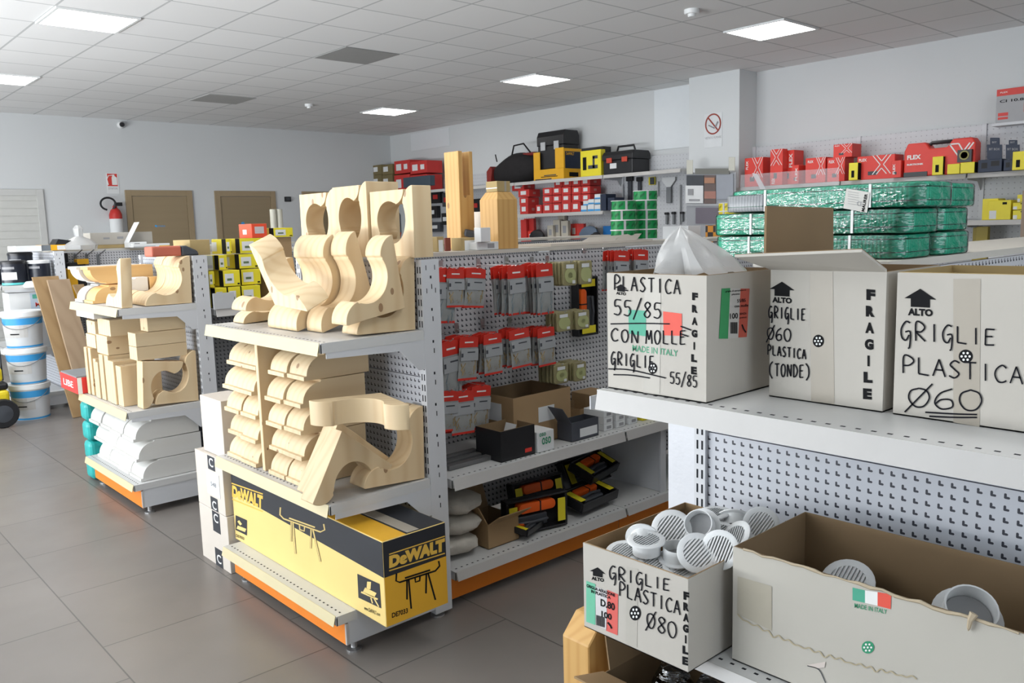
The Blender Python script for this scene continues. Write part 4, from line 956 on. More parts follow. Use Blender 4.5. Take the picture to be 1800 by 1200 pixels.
for L_ in range(3):
    for c in range(2):
        z0 = 1.399+L_*.0605
        x0, x1 = (2.0, 2.20) if c == 0 else (2.215, 2.42)
        y0 = (.845, .83, .80)[L_] if c == 0 else (.835, .84, .825)[L_]; y1 = (1.375, 1.38, 1.325)[L_] if c == 0 else 1.34
        t = thing('webbing_pack', 'film-wrapped green webbing pack, %s layer, %s' % (lv[L_], ('row nearer the open box flaps', 'darker row behind at the right')[c]), 'webbing', ((x0+x1)/2, (y0+y1)/2, z0), 0, GG)
        cx, cy = (x0+x1)/2, (y0+y1)/2; z1 = .0595
        k = MB(); k.prism(rr(x0-cx+.003, x1-cx-.003, y0-cy+.003, y1-cy-.003, .045), 2, .001, z1-.002); k.build('webbing', WEB, t, bevel=.006, seg=2, smooth=True)
        k = MB(); k.prism(rr(x0-cx, x1-cx, y0-cy, y1-cy, .046, 6), 2, 0.0, z1); k.build('film', WRAP, t, bevel=.007, seg=2, smooth=True)
        k = MB()
        for yy in (-.12+.02*L_, .16-.03*L_): k.box(x0-cx-.0012, x0-cx+.0012, yy, yy+.006, .002, z1-.002)
        for s in k.v[:]: pass
        if c == 0: 
            k1 = MB(); k1.box(x0-cx-.0012, x0-cx+.0012, -.14, -.134, .002, z1-.002); k1.build('tie_strap', WPRINT, t); k1 = MB(); k1.box(x0-cx-.0012, x0-cx+.0012, .14, .146, .002, z1-.002); k1.build('tie_strap', WPRINT, t)
        if c == 0 and L_ == 2:
            k = MB(); k.prism(rr(x0-cx-.002, x0-cx+.05, y1-cy-.13, y1-cy+.003, .02), 2, .002, z1-.012); k.build('grey_sleeve', WEBG, t, bevel=.005, smooth=True)
            l = Vector(t.location); pf = lambda u, v: PX(u, v, x0-.003)-l; k = MB(); k.quad(*[pf(*p) for p in ((1488, 331), (1529, 338), (1524, 374), (1482, 366))]); k.build('paper_tag', mat('tag paper', (.55, .54, .5), .6), t)
            pf2 = lambda u, v: PX(u, v, x0-.004)-l; k = MB()
            for i in range(6): ptext(k, 'lorem'[:0]+'IIIIIIII', pf2, 1500, 338+i*4.2, 18, 1.2, .17)
            ptext(k, 'CE', pf2, 1511, 358, 9, 8, .17, .01); k.build('tag_lettering', PRINTG, t)
            k = MB(); q = lambda u, v: pf2(u, v); textq(k, 'MAURER', q(1519, 372), q(1525, 341), q(1514, 371), q(1520, 340), .03); k.build('tag_lettering', PRINT, t)
# ================================================================ goods on the middle run
def hook(parent, x, z, yb, L, m=CHROME):
    k = MB(); k.tube([(x, yb-.002, z), (x, yb-L+.02, z), (x, yb-L, z+.012)], .0022, 6); k.box(x-.012, x+.012, yb-.004, yb-.0005, z-.012, z+.03)
    return k
SCREW = mat('brass screws', (.34, .25, .12), .4, metal=.4, var=.5, scale=120)
ZINC = mat('zinc bolts', (.22, .26, .28), .35, metal=.6, var=.6, scale=90)
BAGF = mat('grey bag film', (.42, .43, .42), .2, var=.15, scale=30, alpha=.72)
HEAD = mat('red bag header', (.60, .035, .022), .3, var=.12)
def make_bag(w, h, content, cm):
    t = thing('screw_packet', 'packet', 'packet')
    hh = h*.27
    k = MB(); n = 6
    for j, (z0, z1) in enumerate(((-hh, 0),)):
        k.prism([(-w/2, -hh), (w/2, -hh), (w/2*.97, -.006), (.012, 0), (-.012, 0), (-w/2*.97, -.006)], 1, -.0015, .0015)
    k.m = 1; k.box(-w*.22, w*.24, -.0019, -.0015, -hh*.62, -hh*.5); k.build('header', [HEAD, WPRINT], t)
    k = MB(); vs = []; R = 8; Cc = 7
    for sgn in (-1, 1):
        for r in range(R+1):
            f = r/R; z = -hh-(h-hh)*f
            for c in range(Cc+1):
                g = c/Cc; x = (-.5+g)*w*(1-.04*math.sin(PI*f))
                b = math.sin(PI*g)**.7*math.sin(PI*min(1, f*1.02))**.6*(.004+.008*f)
                vs.append((x, sgn*(b+.0004), z))
    N = (R+1)*(Cc+1); fs = []
    for q in range(2):
        for r in range(R):
            for c in range(Cc): a = q*N+r*(Cc+1)+c; fs.append((a, a+1, a+Cc+2, a+Cc+1))
    k.add(vs, fs); k.build('pouch', BAGF, t, smooth=True)
    k = MB(); rnd = random.Random(5)
    for i in range(content):
        x = rnd.uniform(-.36, .36)*w; z = -h+rnd.uniform(.012, (h-hh)*.42 if cm is SCREW else (h-hh)*.6); a = rnd.uniform(-.6, .6) if cm is SCREW else rnd.uniform(-.35, .35); L = .012 if cm is SCREW else .03
        k.tube([(x-L*math.sin(a), rnd.uniform(-.006, .0), z-L*math.cos(a)*.9+.01), (x+L*math.sin(a), rnd.uniform(-.007, -.001), z+L*math.cos(a)+.01)], .0022, 5)
    k.build('screws' if cm is SCREW else 'bolts', cm, t)['kind'] = 'stuff'
    k = MB(); k.box(-w*.46, w*.46, -.0092, -.0086, -hh-(h-hh)*.42, -hh-(h-hh)*.04); k.m = 1; k.box(-w*.44, -w*.34, -.0098, -.0093, -hh-(h-hh)*.30, -hh-(h-hh)*.18); k.box(-w*.12, w*.28, -.0098, -.0093, -hh-(h-hh)*.17, -hh-(h-hh)*.13); k.build('label_card', [mat('packet label', (.36, .37, .38), .4), DGREY], t)
    k = MB(); k.box(-w*.49, w*.49, -.0015, .0015, -h-.006, -h+.002); k.build('bottom_seal', HEAD, t)
    return t
protoA = make_bag(.10, .15, 46, SCREW); protoB = make_bag(.095, .185, 22, ZINC)
used = set()
YB = 2.95
# pixel centre of the front packet's top, height in px, count, kind, words
CL = [((785, 466), 95, 3, 'B', 'leftmost on the top row'), ((801, 467), 66, 3, 'A', 'second cluster on the top row'), ((838, 466), 68, 5, 'A', 'third cluster on the top row'),
      ((905, 462), 85, 5, 'B', 'fourth cluster on the top row'), ((955, 458), 88, 5, 'B', 'fifth cluster on the top row'), ((1092, 436), 70, 4, 'B', 'right of the tape packs on the top row'), ((1128, 434), 70, 3, 'B', 'last on the top row, behind the white box'),
      ((789, 594), 98, 3, 'B', 'leftmost on the second row'), ((822, 586), 75, 4, 'A', 'second cluster on the second row'), ((866, 581), 70, 4, 'A', 'third cluster on the second row'), ((912, 573), 66, 4, 'A', 'fourth cluster on the second row'), ((960, 570), 66, 4, 'A', 'fifth cluster on the second row'),
      ((788, 682), 70, 3, 'A', 'leftmost on the third row'), ((812, 682), 74, 3, 'A', 'second cluster on the third row'), ((846, 672), 76, 4, 'A', 'third cluster on the third row')]
for ci, ((u, v), hp, n, kd, words_) in enumerate(CL):
    yf = 2.70
    p = PY(u, v, yf); hgt = p.z-PY(u, v+hp, yf).z
    if p.x < 1.985: yf = 2.735; p = PY(u, v, yf); p.x = max(p.x, 1.965)
    base = protoA if kd == 'A' else protoB; h0 = .15 if kd == 'A' else .185
    t = thing('display_hook', 'chrome pegboard hook holding screw packets, '+words_, 'hook', (p.x, YB, p.z-.012))
    hook(t, 0, 0, 0, YB-yf+.03).build('wire', CHROME, t)
    for i in range(n):
        y = yf+.026*i+random.uniform(-.003, .003)
        if base not in used: o = base; used.add(base)
        else: o = dup(base)
        o.location = (p.x+random.uniform(-.006, .006), y, p.z-.010+(.0 if i else 0)); o.rotation_euler = (random.uniform(-.03, .05), random.uniform(-.10, .10), random.uniform(-.14, .14))
        s = hgt/h0; o.scale = (min(1.12, max(.9, s)), 1, s)
        pos = ('front packet', 'second packet', 'third packet', 'fourth packet', 'fifth packet')[i]
        o['label'] = 'red-topped clear screw packet, %s, %s' % (pos, words_); o['group'] = 'screw packets on the pegboard hooks'
# yellow-brown tape packs
TAPEP = mat('olive tape packet', (.34, .30, .15), .3, var=.15, scale=20, alpha=.85)
def make_tape():
    t = thing('tape_packet', 'tape', 'packet')
    k = MB(); k.prism(rr(-.045, .045, -.11, 0, .01), 1, -.008, .008); k.build('pouch', TAPEP, t, bevel=.003, seg=1)
    k = MB(); k.lathe([(.014, -.0095), (.036, -.0095), (.036, .006), (.014, .006), (.014, -.0095)], 20, (0, -.0, -.062), 1); k.build('tape_roll', mat('green tape', (.42, .44, .2), .4), t)
    B(-.03, .02, -.0115, -.0105, -.03, -.012).build('paper_label', PAPER, t); B(.012, .03, -.0115, -.0105, -.10, -.085).build('price_tag', PAPER, t)
    return t
tp0 = make_tape(); first = True
for (u, v, n, wds) in ((1000, 460, 5, 'upper row, left hook'), (1027, 458, 4, 'upper row, right hook'), (990, 548, 4, 'middle row, left hook'), (1022, 545, 4, 'middle row, right hook'), (985, 640, 5, 'lower row, left hook'), (1018, 636, 5, 'lower row, right hook')):
    p = PY(u, v, 2.70); t = thing('display_hook', 'chrome pegboard hook holding olive tape packets, '+wds, 'hook', (p.x, YB, p.z-.008)); hook(t, 0, 0, 0, .27).build('wire', CHROME, t)
    for i in range(n):
        o = tp0 if first else dup(tp0); first = False
        o.location = (p.x+random.uniform(-.004, .004), 2.70+.024*i, p.z); o.rotation_euler = (0, random.uniform(-.06, .06), random.uniform(-.1, .1))
        if v > 500: o.scale = (1, 1, .82)
        o['label'] = 'olive packet of tape, %s, %s of its hook' % (wds, ('front one', 'second', 'third', 'fourth', 'fifth')[i]); o['group'] = 'tape packets on the pegboard'
# ratchet strap packs: black tray, orange webbing, yellow card
STRAP = mat('orange webbing', (.85, .12, .01), .5, var=.1)
def make_strap(label, loc, rot, scale=1, lod=False):
    t = thing('ratchet_strap_pack', label, 'strap pack', loc); t.rotation_euler = rot; t.scale = (scale,)*3; t['group'] = 'black ratchet strap packs on the middle run'
    k = MB(); k.box(-.075, .075, -.006, 0, 0, .30); k.box(-.075, -.066, -.05, -.006, 0, .30); k.box(.066, .075, -.05, -.006, 0, .30); k.box(-.066, .066, -.05, -.006, 0, .012); k.box(-.066, .066, -.05, -.006, .288, .30); k.build('tray', BLACKS, t, bevel=.003, seg=1)
    k = MB(); k.prism(rr(-.055, -.012, .06, .24, .02), 1, -.052, -.007); k.build('webbing_roll', STRAP, t, bevel=.006, smooth=True)
    k = MB(); k.box(-.056, -.011, -.0535, -.0066, .16, .166); k.build('rubber_band', BLACK, t)
    k = MB(); k.box(.0, .05, -.045, -.008, .05, .2); k.tube([(.025, -.047, .05), (.025, -.06, .12), (.025, -.05, .2)], .008, 6); k.build('ratchet', DGREY, t, bevel=.004, seg=1)
    k = MB(); k.box(-.05, .05, -.0515, -.0500, .013, .052); k.build('yellow_card', YEL, t); k = MB(); k.box(-.05, .05, -.0515, -.0500, .25, .287); k.build('yellow_card', YEL, t)
    return t
p = PY(1038, 590, 2.87)
make_strap('black ratchet strap pack with orange webbing hanging on the pegboard right of the tape packets', (p.x, 2.93, p.z), (0, 0, 0), 1.0)
def lay(rz, tilt): return (Matrix.Rotation(rz, 3, 'Z') @ Matrix.Rotation(-tilt, 3, 'X') @ Matrix.Rotation(PI/2, 3, 'Y')).to_euler()
for (u, v, y, z, rz, tilt, lb, sc_) in ((880, 905, 2.66, .245, -.22, .0, 'on its long edge on the base shelf, orange roll leftward', 1.05), (893, 890, 2.80, .25, -.1, .2, 'behind the one on its long edge', 1.0),
                               (1002, 900, 2.62, .20, .1, 1.35, 'lying flat at the right front of the base shelf', .95), (1018, 878, 2.72, .285, .25, 1.15, 'lying on top at the right, orange roll uppermost', .95), (985, 865, 2.86, .25, .0, .5, 'leaning at the back of the base shelf', 1.0),
                               (912, 940, 2.56, .19, .35, 1.4, 'small one lying flat at the front, right of the brown carton', .55)):
    p = PY(u, v, y); make_strap('black ratchet strap pack '+lb, (p.x, y, z), lay(rz, tilt), sc_)
# boxes on the lower run shelf
zs = .536
def boxat(name, label, cat, u0, u1, vt, yf, dep, m, z0=zs, zt=None, group=None, xoff=0):
    vm = vt+20; a = PY(u0, vm, yf).x; b = PY(u1, vm, yf).x; z1 = zt or PY((u0+u1)/2, vt, yf).z
    return carton(name, label, cat, a, b, yf, yf+dep, z0, max(z1, z0+.012), m, group)
def openat(name, label, cat, u0, u1, vt, yf, dep, m, inner, z0=zs, zt=None):
    vm = vt+20; a = PY(u0, vm, yf).x; b = PY(u1, vm, yf).x; z1 = zt or PY((u0+u1)/2, vt, yf).z
    return open_carton(name, label, cat, a, b, yf, yf+dep, z0, z1, m, inner)
t = openat('kraft_carton', 'open brown carton with two white labels under the pegboard packets', 'box', 902, 1003, 690, 2.64, .26, KRAFT, KRAFTD); lab(t, 'y', .42, .70, .42, .72); lab(t, 'x', .15, .7, .5, .85); scrub(t)
t = openat('black_tray', 'open black display tray on the run shelf before the brown carton', 'box', 880, 940, 752, 2.535, .16, BLACKS, KRAFTD); lab(t, 'y', .7, .9, .12, .25, REDB, 'red_mark'); scrub(t)
o = MB().box(-.004, .004, -.03, .03, 0, .10).build('paper_tag', PAPER); p = PY(888, 742, 2.64); o.location = (p.x, 2.64, .565); o.rotation_euler = (0, .35, 0); tag(o, 'white card sticking up out of the black display tray', 'card')
t = boxat('white_box', 'small white box with green print right of the black display tray', 'box', 945, 974, 757, 2.53, .12, PAPER); ltext(t, 'y', 'oso', .25, .8, .35, .7, GREEN); ltext(t, 'y', 'oso', .1, .5, .78, .95, GREEN); scrub(t)
t = openat('grey_box', 'dark grey open box with its lid up on the run shelf', 'box', 1005, 1052, 738, 2.545, .09, mat('slate carton', (.06, .065, .08), .5), DGREY); lab(t, 'y', .3, .95, .15, .6)
l = Vector(t.location); k = MB(); sx, sy, sz = t['sx'], t['sy'], t['sz']; k.slab((-sx-.003, sy, sz), (-sx-.003, -sy, sz), (-sx-.06, -sy, sz+.075), (-sx-.06, sy, sz+.075), (.004, 0, 0)); k.build('lid', mat('slate carton', (.06, .065, .08), .5), t); scrub(t)
t = openat('kraft_carton', 'smaller open brown carton behind the dark grey box', 'box', 1020, 1062, 715, 2.72, .18, KRAFT, KRAFTD); scrub(t)
for i in range(3):
    for j in range(3):
        p = PY(1062+22*i, 752-5*i, 2.57)
        t = carton('white_box', 'small white box, %s layer, %s of the three stacks right of the grey box' % (('bottom', 'middle', 'top')[j], ('left', 'middle', 'right')[i]), 'box', p.x, p.x+.062, 2.57, 2.70, zs+.032*j, zs+.0312+.032*j, PAPER, 'small white boxes on the run shelf')
        lab(t, 'y', .3, .8, .25, .7, PRINTG, 'print'); scrub(t)
t = boxat('white_box', 'white and yellow box at the right end of the run shelf, under the foreground shelf', 'box', 1130, 1152, 722, 2.57, .14, YEL); scrub(t)
t = boxat('kraft_carton', 'brown carton at the back of the run shelf, right of the large open one', 'box', 1040, 1075, 690, 2.78, .14, KRAFT); scrub(t)
for i, (x0, x1, y) in enumerate(((1.99, 2.30, 2.60), (2.02, 2.34, 2.66), (1.98, 2.24, 2.72))):
    o = B(0, x1-x0, 0, .035, 0, .018).build('metal_profile', mat('dull metal', (.2, .2, .2), .4, metal=.6), bevel=.002); o.location = (x0, y, zs+.001); tag(o, 'dull metal bar lying on the run shelf beside the post, %s' % ('front one', 'middle one', 'rear one')[i], 'bar', 'metal bars on the run shelf')
# base shelf goods
t = openat('kraft_carton', 'open brown carton with raised flaps on the middle base shelf', 'box', 858, 912, 915, 2.58, .2, KRAFT, KRAFTD, .162)
sx, sy, sz = t['sx'], t['sy'], t['sz']
k = MB(); k.slab((-sx, -sy, sz), (-sx, sy, sz), (-sx-.05, sy, sz+.09), (-sx-.05, -sy, sz+.09), (.004, 0, 0)); k.build('left_flap', KRAFT, t); k = MB(); k.slab((-sx, -sy, sz), (sx, -sy, sz), (sx+.03, -sy-.05, sz+.04), (-sx+.02, -sy-.05, sz+.04), (0, 0, .004)); k.build('front_flap', KRAFT, t); k = MB(); k.slab((-sx, sy, sz), (sx, sy, sz), (sx-.03, sy, sz+.11), (-sx, sy, sz+.11), (0, .004, 0)); k.build('back_flap', KRAFTD, t); scrub(t)
random.seed(11)
for i in range(3):
    k = MB(); vs = []; n, mm = 14, 8
    for r in range(mm+1):
        th = PI*r/mm
        for c in range(n):
            a = 2*PI*c/n; f = 1+.12*math.sin(3*a+i+th*2)
            ex = lambda q: math.copysign(abs(q)**.6, q)
            vs.append((.10*f*math.sin(th)**.6*ex(math.cos(a)), .13*f*math.sin(th)**.6*ex(math.sin(a)), .042*math.cos(th)))
    k.add(vs, [(r*n+c, r*n+(c+1) % n, (r+1)*n+(c+1) % n, (r+1)*n+c) for r in range(mm) for c in range(n)])
    o = k.build('plastic_sack', mat('cloudy plastic sack', (.50, .47, .41), .35, var=.25, scale=18, bump=.5), smooth=True); o.location = (2.02+.008*i, 2.69, .215+.083*i); o.rotation_euler = (0, 0, .2*i)
    tag(o, 'cloudy plastic sack stacked beside the tool stand box, %s of three' % ('bottom', 'middle', 'top')[i], 'sack', 'plastic sacks on the middle base shelf')
# ---------------------------------------------------------------- goods standing on top of the middle run
ZT = 1.399
def beam(name, label, u0, um, u1, vt, xf, prof=None):
    e = PX(um, vt, xf); y0 = e.y; y1 = PX(u0, vt, xf).y; x1 = PY(u1, vt, y0).x; return e, y0, y1, x1
e, y0, y1, x1 = beam('', '', 780, 805, 830, 265, 2.58)
k = MB(); X0, X1 = 2.58, x1; w_ = X1-X0
k.prism([(X0, ZT), (X1, ZT), (X1, e.z), (X1-w_*.22, e.z), (X1-w_*.22, e.z-.21), (X0+w_*.28, e.z-.21), (X0+w_*.28, e.z), (X0, e.z)], 1, y0, y1)
tag(k.build('pine_beam', GLULAM, bevel=.0015, seg=1), 'tall amber pine post with a slot cut in its top, standing on the middle run', 'beam')
e, y0, y1, x1 = beam('', '', 843, 874, 909, 350, 2.60)
c = .02; X0 = 2.60; k = MB()
k.add([(X0, y0, ZT), (x1, y0, ZT), (x1, y1, ZT), (X0, y1, ZT), (X0, y0, e.z), (x1, y0, e.z), (x1, y1, e.z), (X0, y1, e.z), (X0+c, y0+c, e.z+.035), (x1-c, y0+c, e.z+.035), (x1-c, y1-c, e.z+.035), (X0+c, y1-c, e.z+.035)],
      [(0, 1, 5, 4), (1, 2, 6, 5), (2, 3, 7, 6), (3, 0, 4, 7), (4, 5, 9, 8), (5, 6, 10, 9), (6, 7, 11, 10), (7, 4, 8, 11), (8, 9, 10, 11), (3, 2, 1, 0)])
tag(k.build('pine_beam', GLULAM, bevel=.001, seg=1), 'short thick amber pine post with chamfered top and a taped carton on it', 'beam')
t = carton('kraft_carton', 'small taped brown carton sitting on the short pine post', 'box', X0+.022, x1-.02, y0+.024, y1-.024, e.z+.0365, e.z+.085, KRAFTY); lab(t, 'y', .55, .7, 0, 1, TAPE, 'parcel_tape'); lab(t, 'x', .0, 1, .3, .4, PAPER, 'paper_strip'); scrub(t)
for (nm, lb, u0, um, u1, vt, xf, m, dec) in (('kraft_carton', 'open brown carton with a white label left of the white box, on the middle run', 793, 810, 841, 418, 2.42, KRAFTY, 1), ('kraft_carton', 'brown carton partly hidden behind the tall corbels, on the middle run', 758, 768, 780, 416, 2.28, KRAFTY, 2),
                                  ('red_carton', 'dark red carton between the two brown ones on the middle run', 780, 783, 792, 418, 2.36, mat('rust red carton', (.22, .05, .03), .6), 0), ('white_box', 'tall white box standing on a smaller one on the middle run', 833, 845, 862, 400, 2.47, PAPER, 0)):
    t = cornerbox(nm, lb, 'box', u0, um, u1, vt, ZT+(.037 if 'tall white' in lb else 0), xf, m)
    if dec: lab(t, 'y', .2, .85, .0, .78)
    scrub(t)
p = PY(842, 430, 2.80); t = carton('white_box', 'small flat white box under the tall white box on the middle run', 'box', 2.465, 2.60, 2.955, 3.08, ZT, ZT+.036, PAPER); lab(t, 'y', .5, .8, .2, .8, PRINTG, 'print'); scrub(t)
t = thing('carton_flap', 'large grey-brown open carton flap standing behind the white box', 'carton flap'); k = MB(); k.slab(PX(818, 424, 2.75), PX(846, 420, 2.75), PX(846, 372, 2.78), PX(802, 374, 2.78), (.004, 0, 0)); k.build('flap_sheet', CARDB, t)
for (u, v, rot, lb) in ((812, 413, .4, 'left'), (828, 416, -.5, 'right')):
    p = PX(u, v, 2.62); k = MB(); k.box(-.035, .035, -.02, .02, 0, .03); o = k.build('black_packet', DGREY, bevel=.006); o.location = p; o.rotation_euler = (.3, .2, rot); tag(o, 'small dark packet lying on the brown carton before the tall post, %s one' % lb, 'packet')
# flaps of a white carton lying on the top tray
t = thing('white_flap_carton', 'flat white carton with two raised flaps on top of the pegboard run', 'box'); k = MB(); k.box(2.95, 3.75, 2.96, 3.2, ZT, ZT+.012); k.build('carton_body', CARDB, t)
k = MB(); q = [PY(1010, 432, 2.96), PY(1068, 431, 2.96), PY(1092, 413, 2.96+.05), PY(1036, 417, 2.96+.05)]; k.slab(*q, (0, .003, 0)); k.build('flap', CARDB, t)
k = MB(); q = [PY(1070, 431, 2.96), PY(1112, 431, 2.96), PY(1128, 410, 2.96+.05), PY(1094, 412, 2.96+.05)]; k.slab(*q, (0, .003, 0)); k.build('flap', CARDB, t)
# tape measures' green reels
REELG = mat('green reel tape', (.0, .26, .06), .4, var=.1, scale=60)
def make_reel(c, body):
    t = thing('tape_reel', 'reel', 'reel'); R, h = c, .0535
    k = MB().lathe([(R, .003), (R, h-.003), (.03, h-.003), (.03, .003), (R, .003)], 28); k.m = 1
    for i in range(10):
        a = 2*PI*i/10; k.slab((math.cos(a)*(R+.001), math.sin(a)*(R+.001), .014), (math.cos(a+.35)*(R+.001), math.sin(a+.35)*(R+.001), .028), (math.cos(a+.35)*(R+.001), math.sin(a+.35)*(R+.001), .042), (math.cos(a)*(R+.001), math.sin(a)*(R+.001), .028), (math.cos(a)*.0006, math.sin(a)*.0006, 0))
    k.build('wound_tape', [body, mat('dark reel print', (.0, .13, .035), .5) if body is REELG else mat('dark olive print', (.36, .29, .01), .5)], t, smooth=True)
    for z in (0, h-.003): MB().lathe([(R+.004, z), (R+.004, z+.003), (.03, z+.003), (.03, z), (R+.004, z)], 28).build('flange_disc', WPRINT, t, smooth=True)
    MB().box(-R-.0022, -R*.98, -.006, .006, .002, h-.002).build('band', LGREY, t)
    return t
r0 = make_reel(.066, REELG); fst = True
for cx_, cy_, n, z0, wd in ((3.80, 3.05, 5, ZT+.0, 'right, taller stack'), (3.63, 3.07, 4, ZT+.0, 'left, shorter stack')):
    if 'left' in wd: z0 = ZT+.013
    else: z0 = ZT+.013
    for i in range(n):
        o = r0 if fst else dup(r0); fst = False
        o.location = (cx_+random.uniform(-.004, .004), cy_, z0+.054*i); o.rotation_euler = (0, 0, .75+random.uniform(-.2, .2))
        o['label'] = 'green reel of marking tape, %s from the bottom of the %s' % (ORD[i], wd); o['group'] = 'green tape reels on the middle run'
r1 = make_reel(.07, mat('yellow reel tape', (.72, .60, .02), .4, var=.1)); p = PY(1283, 380, 3.09)
for i in range(4):
    o = r1 if i == 0 else dup(r1); o.location = (p.x, 2.99+.1, ZT+.054*i); o['label'] = 'yellow reel of marking tape, %s from the bottom, left of the green webbing packs' % ORD[i]; o['group'] = 'yellow tape reels behind the webbing'
# ================================================================ goods on the right wall shelving
XF = 8.31
def wbox(name, label, u0, u1, vt, zb, m, dep=.25, group=None, xf=XF, cat='box', labels=(), zt=None, hb=None):
    vm = vt+8; y1 = PX(u0, vm, xf).y; y0 = PX(u1, vm, xf).y; z1 = zt if zt else PX((u0+u1)/2, vt, xf).z
    if hb: zb = PX((u0+u1)/2, hb, xf).z
    t = carton(name, label, cat, xf, xf+dep, y0, y1, zb, max(z1, zb+.02), m, group, bev=.003)
    for (f, a0, a1, b0, b1, mm) in labels: lab(t, f, a0, a1, b0, b1, mm)
    return t
S1, S2, S3 = 2.132, 1.677, 1.227
OLIVE = mat('olive kraft carton', (.18, .14, .06), .7)
for i, (u0, u1, vt, zb, zt) in enumerate(((655, 671, 306, S1-.0, None), (672, 690, 306, S1, None), (655, 671, 290, None, None), (672, 690, 289, None, None))):
    xf = 8.36
    if zb is None: zb = PX((u0+u1)/2, 307, xf).z+.004; ztt = None
    t = wbox('kraft_carton', 'olive brown carton on the wall shelf near the corner, %s' % ('lower left', 'lower right', 'upper left', 'upper right')[i], u0, u1, vt+(1 if i < 2 else 0), zb, OLIVE, .3, 'olive cartons near the corner', xf, labels=(('x', .1, .55, .3, .8, PAPER),)); scrub(t)
for i, (u0, u1, vt, vb) in enumerate(((693, 720, 307, None), (721, 750, 307, None), (693, 720, 282, 305), (721, 750, 283, 305))):
    zb = S1 if vb is None else PX((u0+u1)/2, vb, XF).z+.003
    t = wbox('red_carton', 'large red carton on the wall shelf near the corner, %s' % ('lower left', 'lower right', 'upper left', 'upper right')[i], u0, u1, vt, zb, RED, .32, 'large red cartons near the corner', labels=(('x', .12, .45, .25, .75, PAPER), ('x', .62, .85, .3, .7, PAPER))); scrub(t)
t = wbox('tool_case', 'flat dark blue tool case lying before the large red cartons', 709, 756, 317, S1, mat('slate blue case', (.05, .075, .1), .5), .1, xf=8.2, cat='case', zt=None); t.location.z = PX(730, 328, 8.2).z; scrub(t)
# duffel bag
a, b = PX(853, 300, XF), PX(936, 300, XF); cy, L = (a.y+b.y)/2, (a.y-b.y)
t = thing('duffel_bag', 'black and dark red duffel bag lying on the high wall shelf', 'bag', (8.49, cy, S1+.002))
hz = PX(895, 268, XF).z-S1; k = MB(); vs = []; n = 16; mm = 12
for r in range(mm+1):
    f = r/mm; y = (.5-f)*L; s = min(1, (math.sin(PI*min(max(f, .0), 1))**.35+.02)); s = max(s, .12)
    tall = (.62+.38*min(1, f*1.9))
    for c in range(n):
        a_ = 2*PI*c/n; x = .175*math.copysign(abs(math.cos(a_))**.7, math.cos(a_))*s; z = hz*.5*(1+math.copysign(abs(math.sin(a_))**.75, math.sin(a_))*s)*tall
        vs.append((x, y+.01*math.sin(5*a_), max(z, .003)))
k.add(vs, [(r*n+c, r*n+(c+1) % n, (r+1)*n+(c+1) % n, (r+1)*n+c) for r in range(mm) for c in range(n)]+[tuple(range(n)), tuple(mm*n+c for c in range(n-1, -1, -1))])
CLOTH = mat('black bag cloth', (.012, .010, .011), .8, var=.4, bump=.3); k.build('bag_body', CLOTH, t, smooth=True)
k = MB()
DRED = mat('dark red bag cloth', (.22, .02, .015), .7)
k.prism([(L*.43, .01), (L*.49, .03), (L*.49, hz*.45), (L*.40, hz*.62), (L*.36, hz*.5), (L*.40, .05)], 0, -.17, .0); k.build('end_panel', DRED, t, bevel=.01)
k = MB(); k.box(-.10, .05, -L*.46, L*.05, hz*.84, hz*.95); k.build('top_panel', DRED, t, bevel=.03)
k = MB(); k.tube([(-.1, L*.0, hz*.9), (-.1, L*.0-.05, hz*1.22), (-.1, -L*.25, hz*1.25), (-.1, -L*.38, hz*.95)], .012, 8); k.build('handle', CLOTH, t, smooth=True)
k = MB(); k.tube([(-.12, L*.3, hz*.75), (-.14, L*.31, hz*1.0)], .01, 6); k.build('strap', CLOTH, t)
# yellow open-front box holding a black tool box
t = wbox('tool_box_carton', 'yellow cut-out carton under the big black tool box', 938, 991, 297, S1, AMBER, .36, cat='box', labels=())
sx, sy, sz = t['sx'], t['sy'], t['sz']
zt = PX(945, 268, XF).z-S1; l = Vector(t.location)
for (u0, u1, nm) in ((938, 949, 'left_tab'), (976, 991, 'right_tab')):
    y1 = PX(u0, 290, XF).y-l.y; y0 = PX(u1, 290, XF).y-l.y; B(-sx, -sx+.01, y0, y1, sz, zt+(.03 if u0 > 950 else 0)).build(nm, AMBER, t)
B(-sx+.01, sx, -sy, -sy+.01, sz, zt+.02).build('side_wall', AMBER, t)
decal('dark_side_print', 'y', -sy, -sx+.03, sx-.02, sz*.95, zt-.02, NAVY, t); k = MB(); textq(k, 'DeWALT', (-sx+.05, -sy-.002, zt-.07), (0.03, -sy-.002, zt-.07), (-sx+.05, -sy-.002, zt-.03), (.03, -sy-.002, zt-.03), .02); k.build('brand_lettering', AMBER, t)
lab(t, 'x', .25, .8, .25, .32, PRINT, 'saw_drawing'); lab(t, 'x', .35, .75, .36, .46, DGREY, 'saw_drawing'); lab(t, 'x', .05, .6, .02, .12, NAVY, 'dark_stripe'); lab(t, 'y', .3, .8, .2, .6, PRINT, 'saw_drawing'); scrub(t)
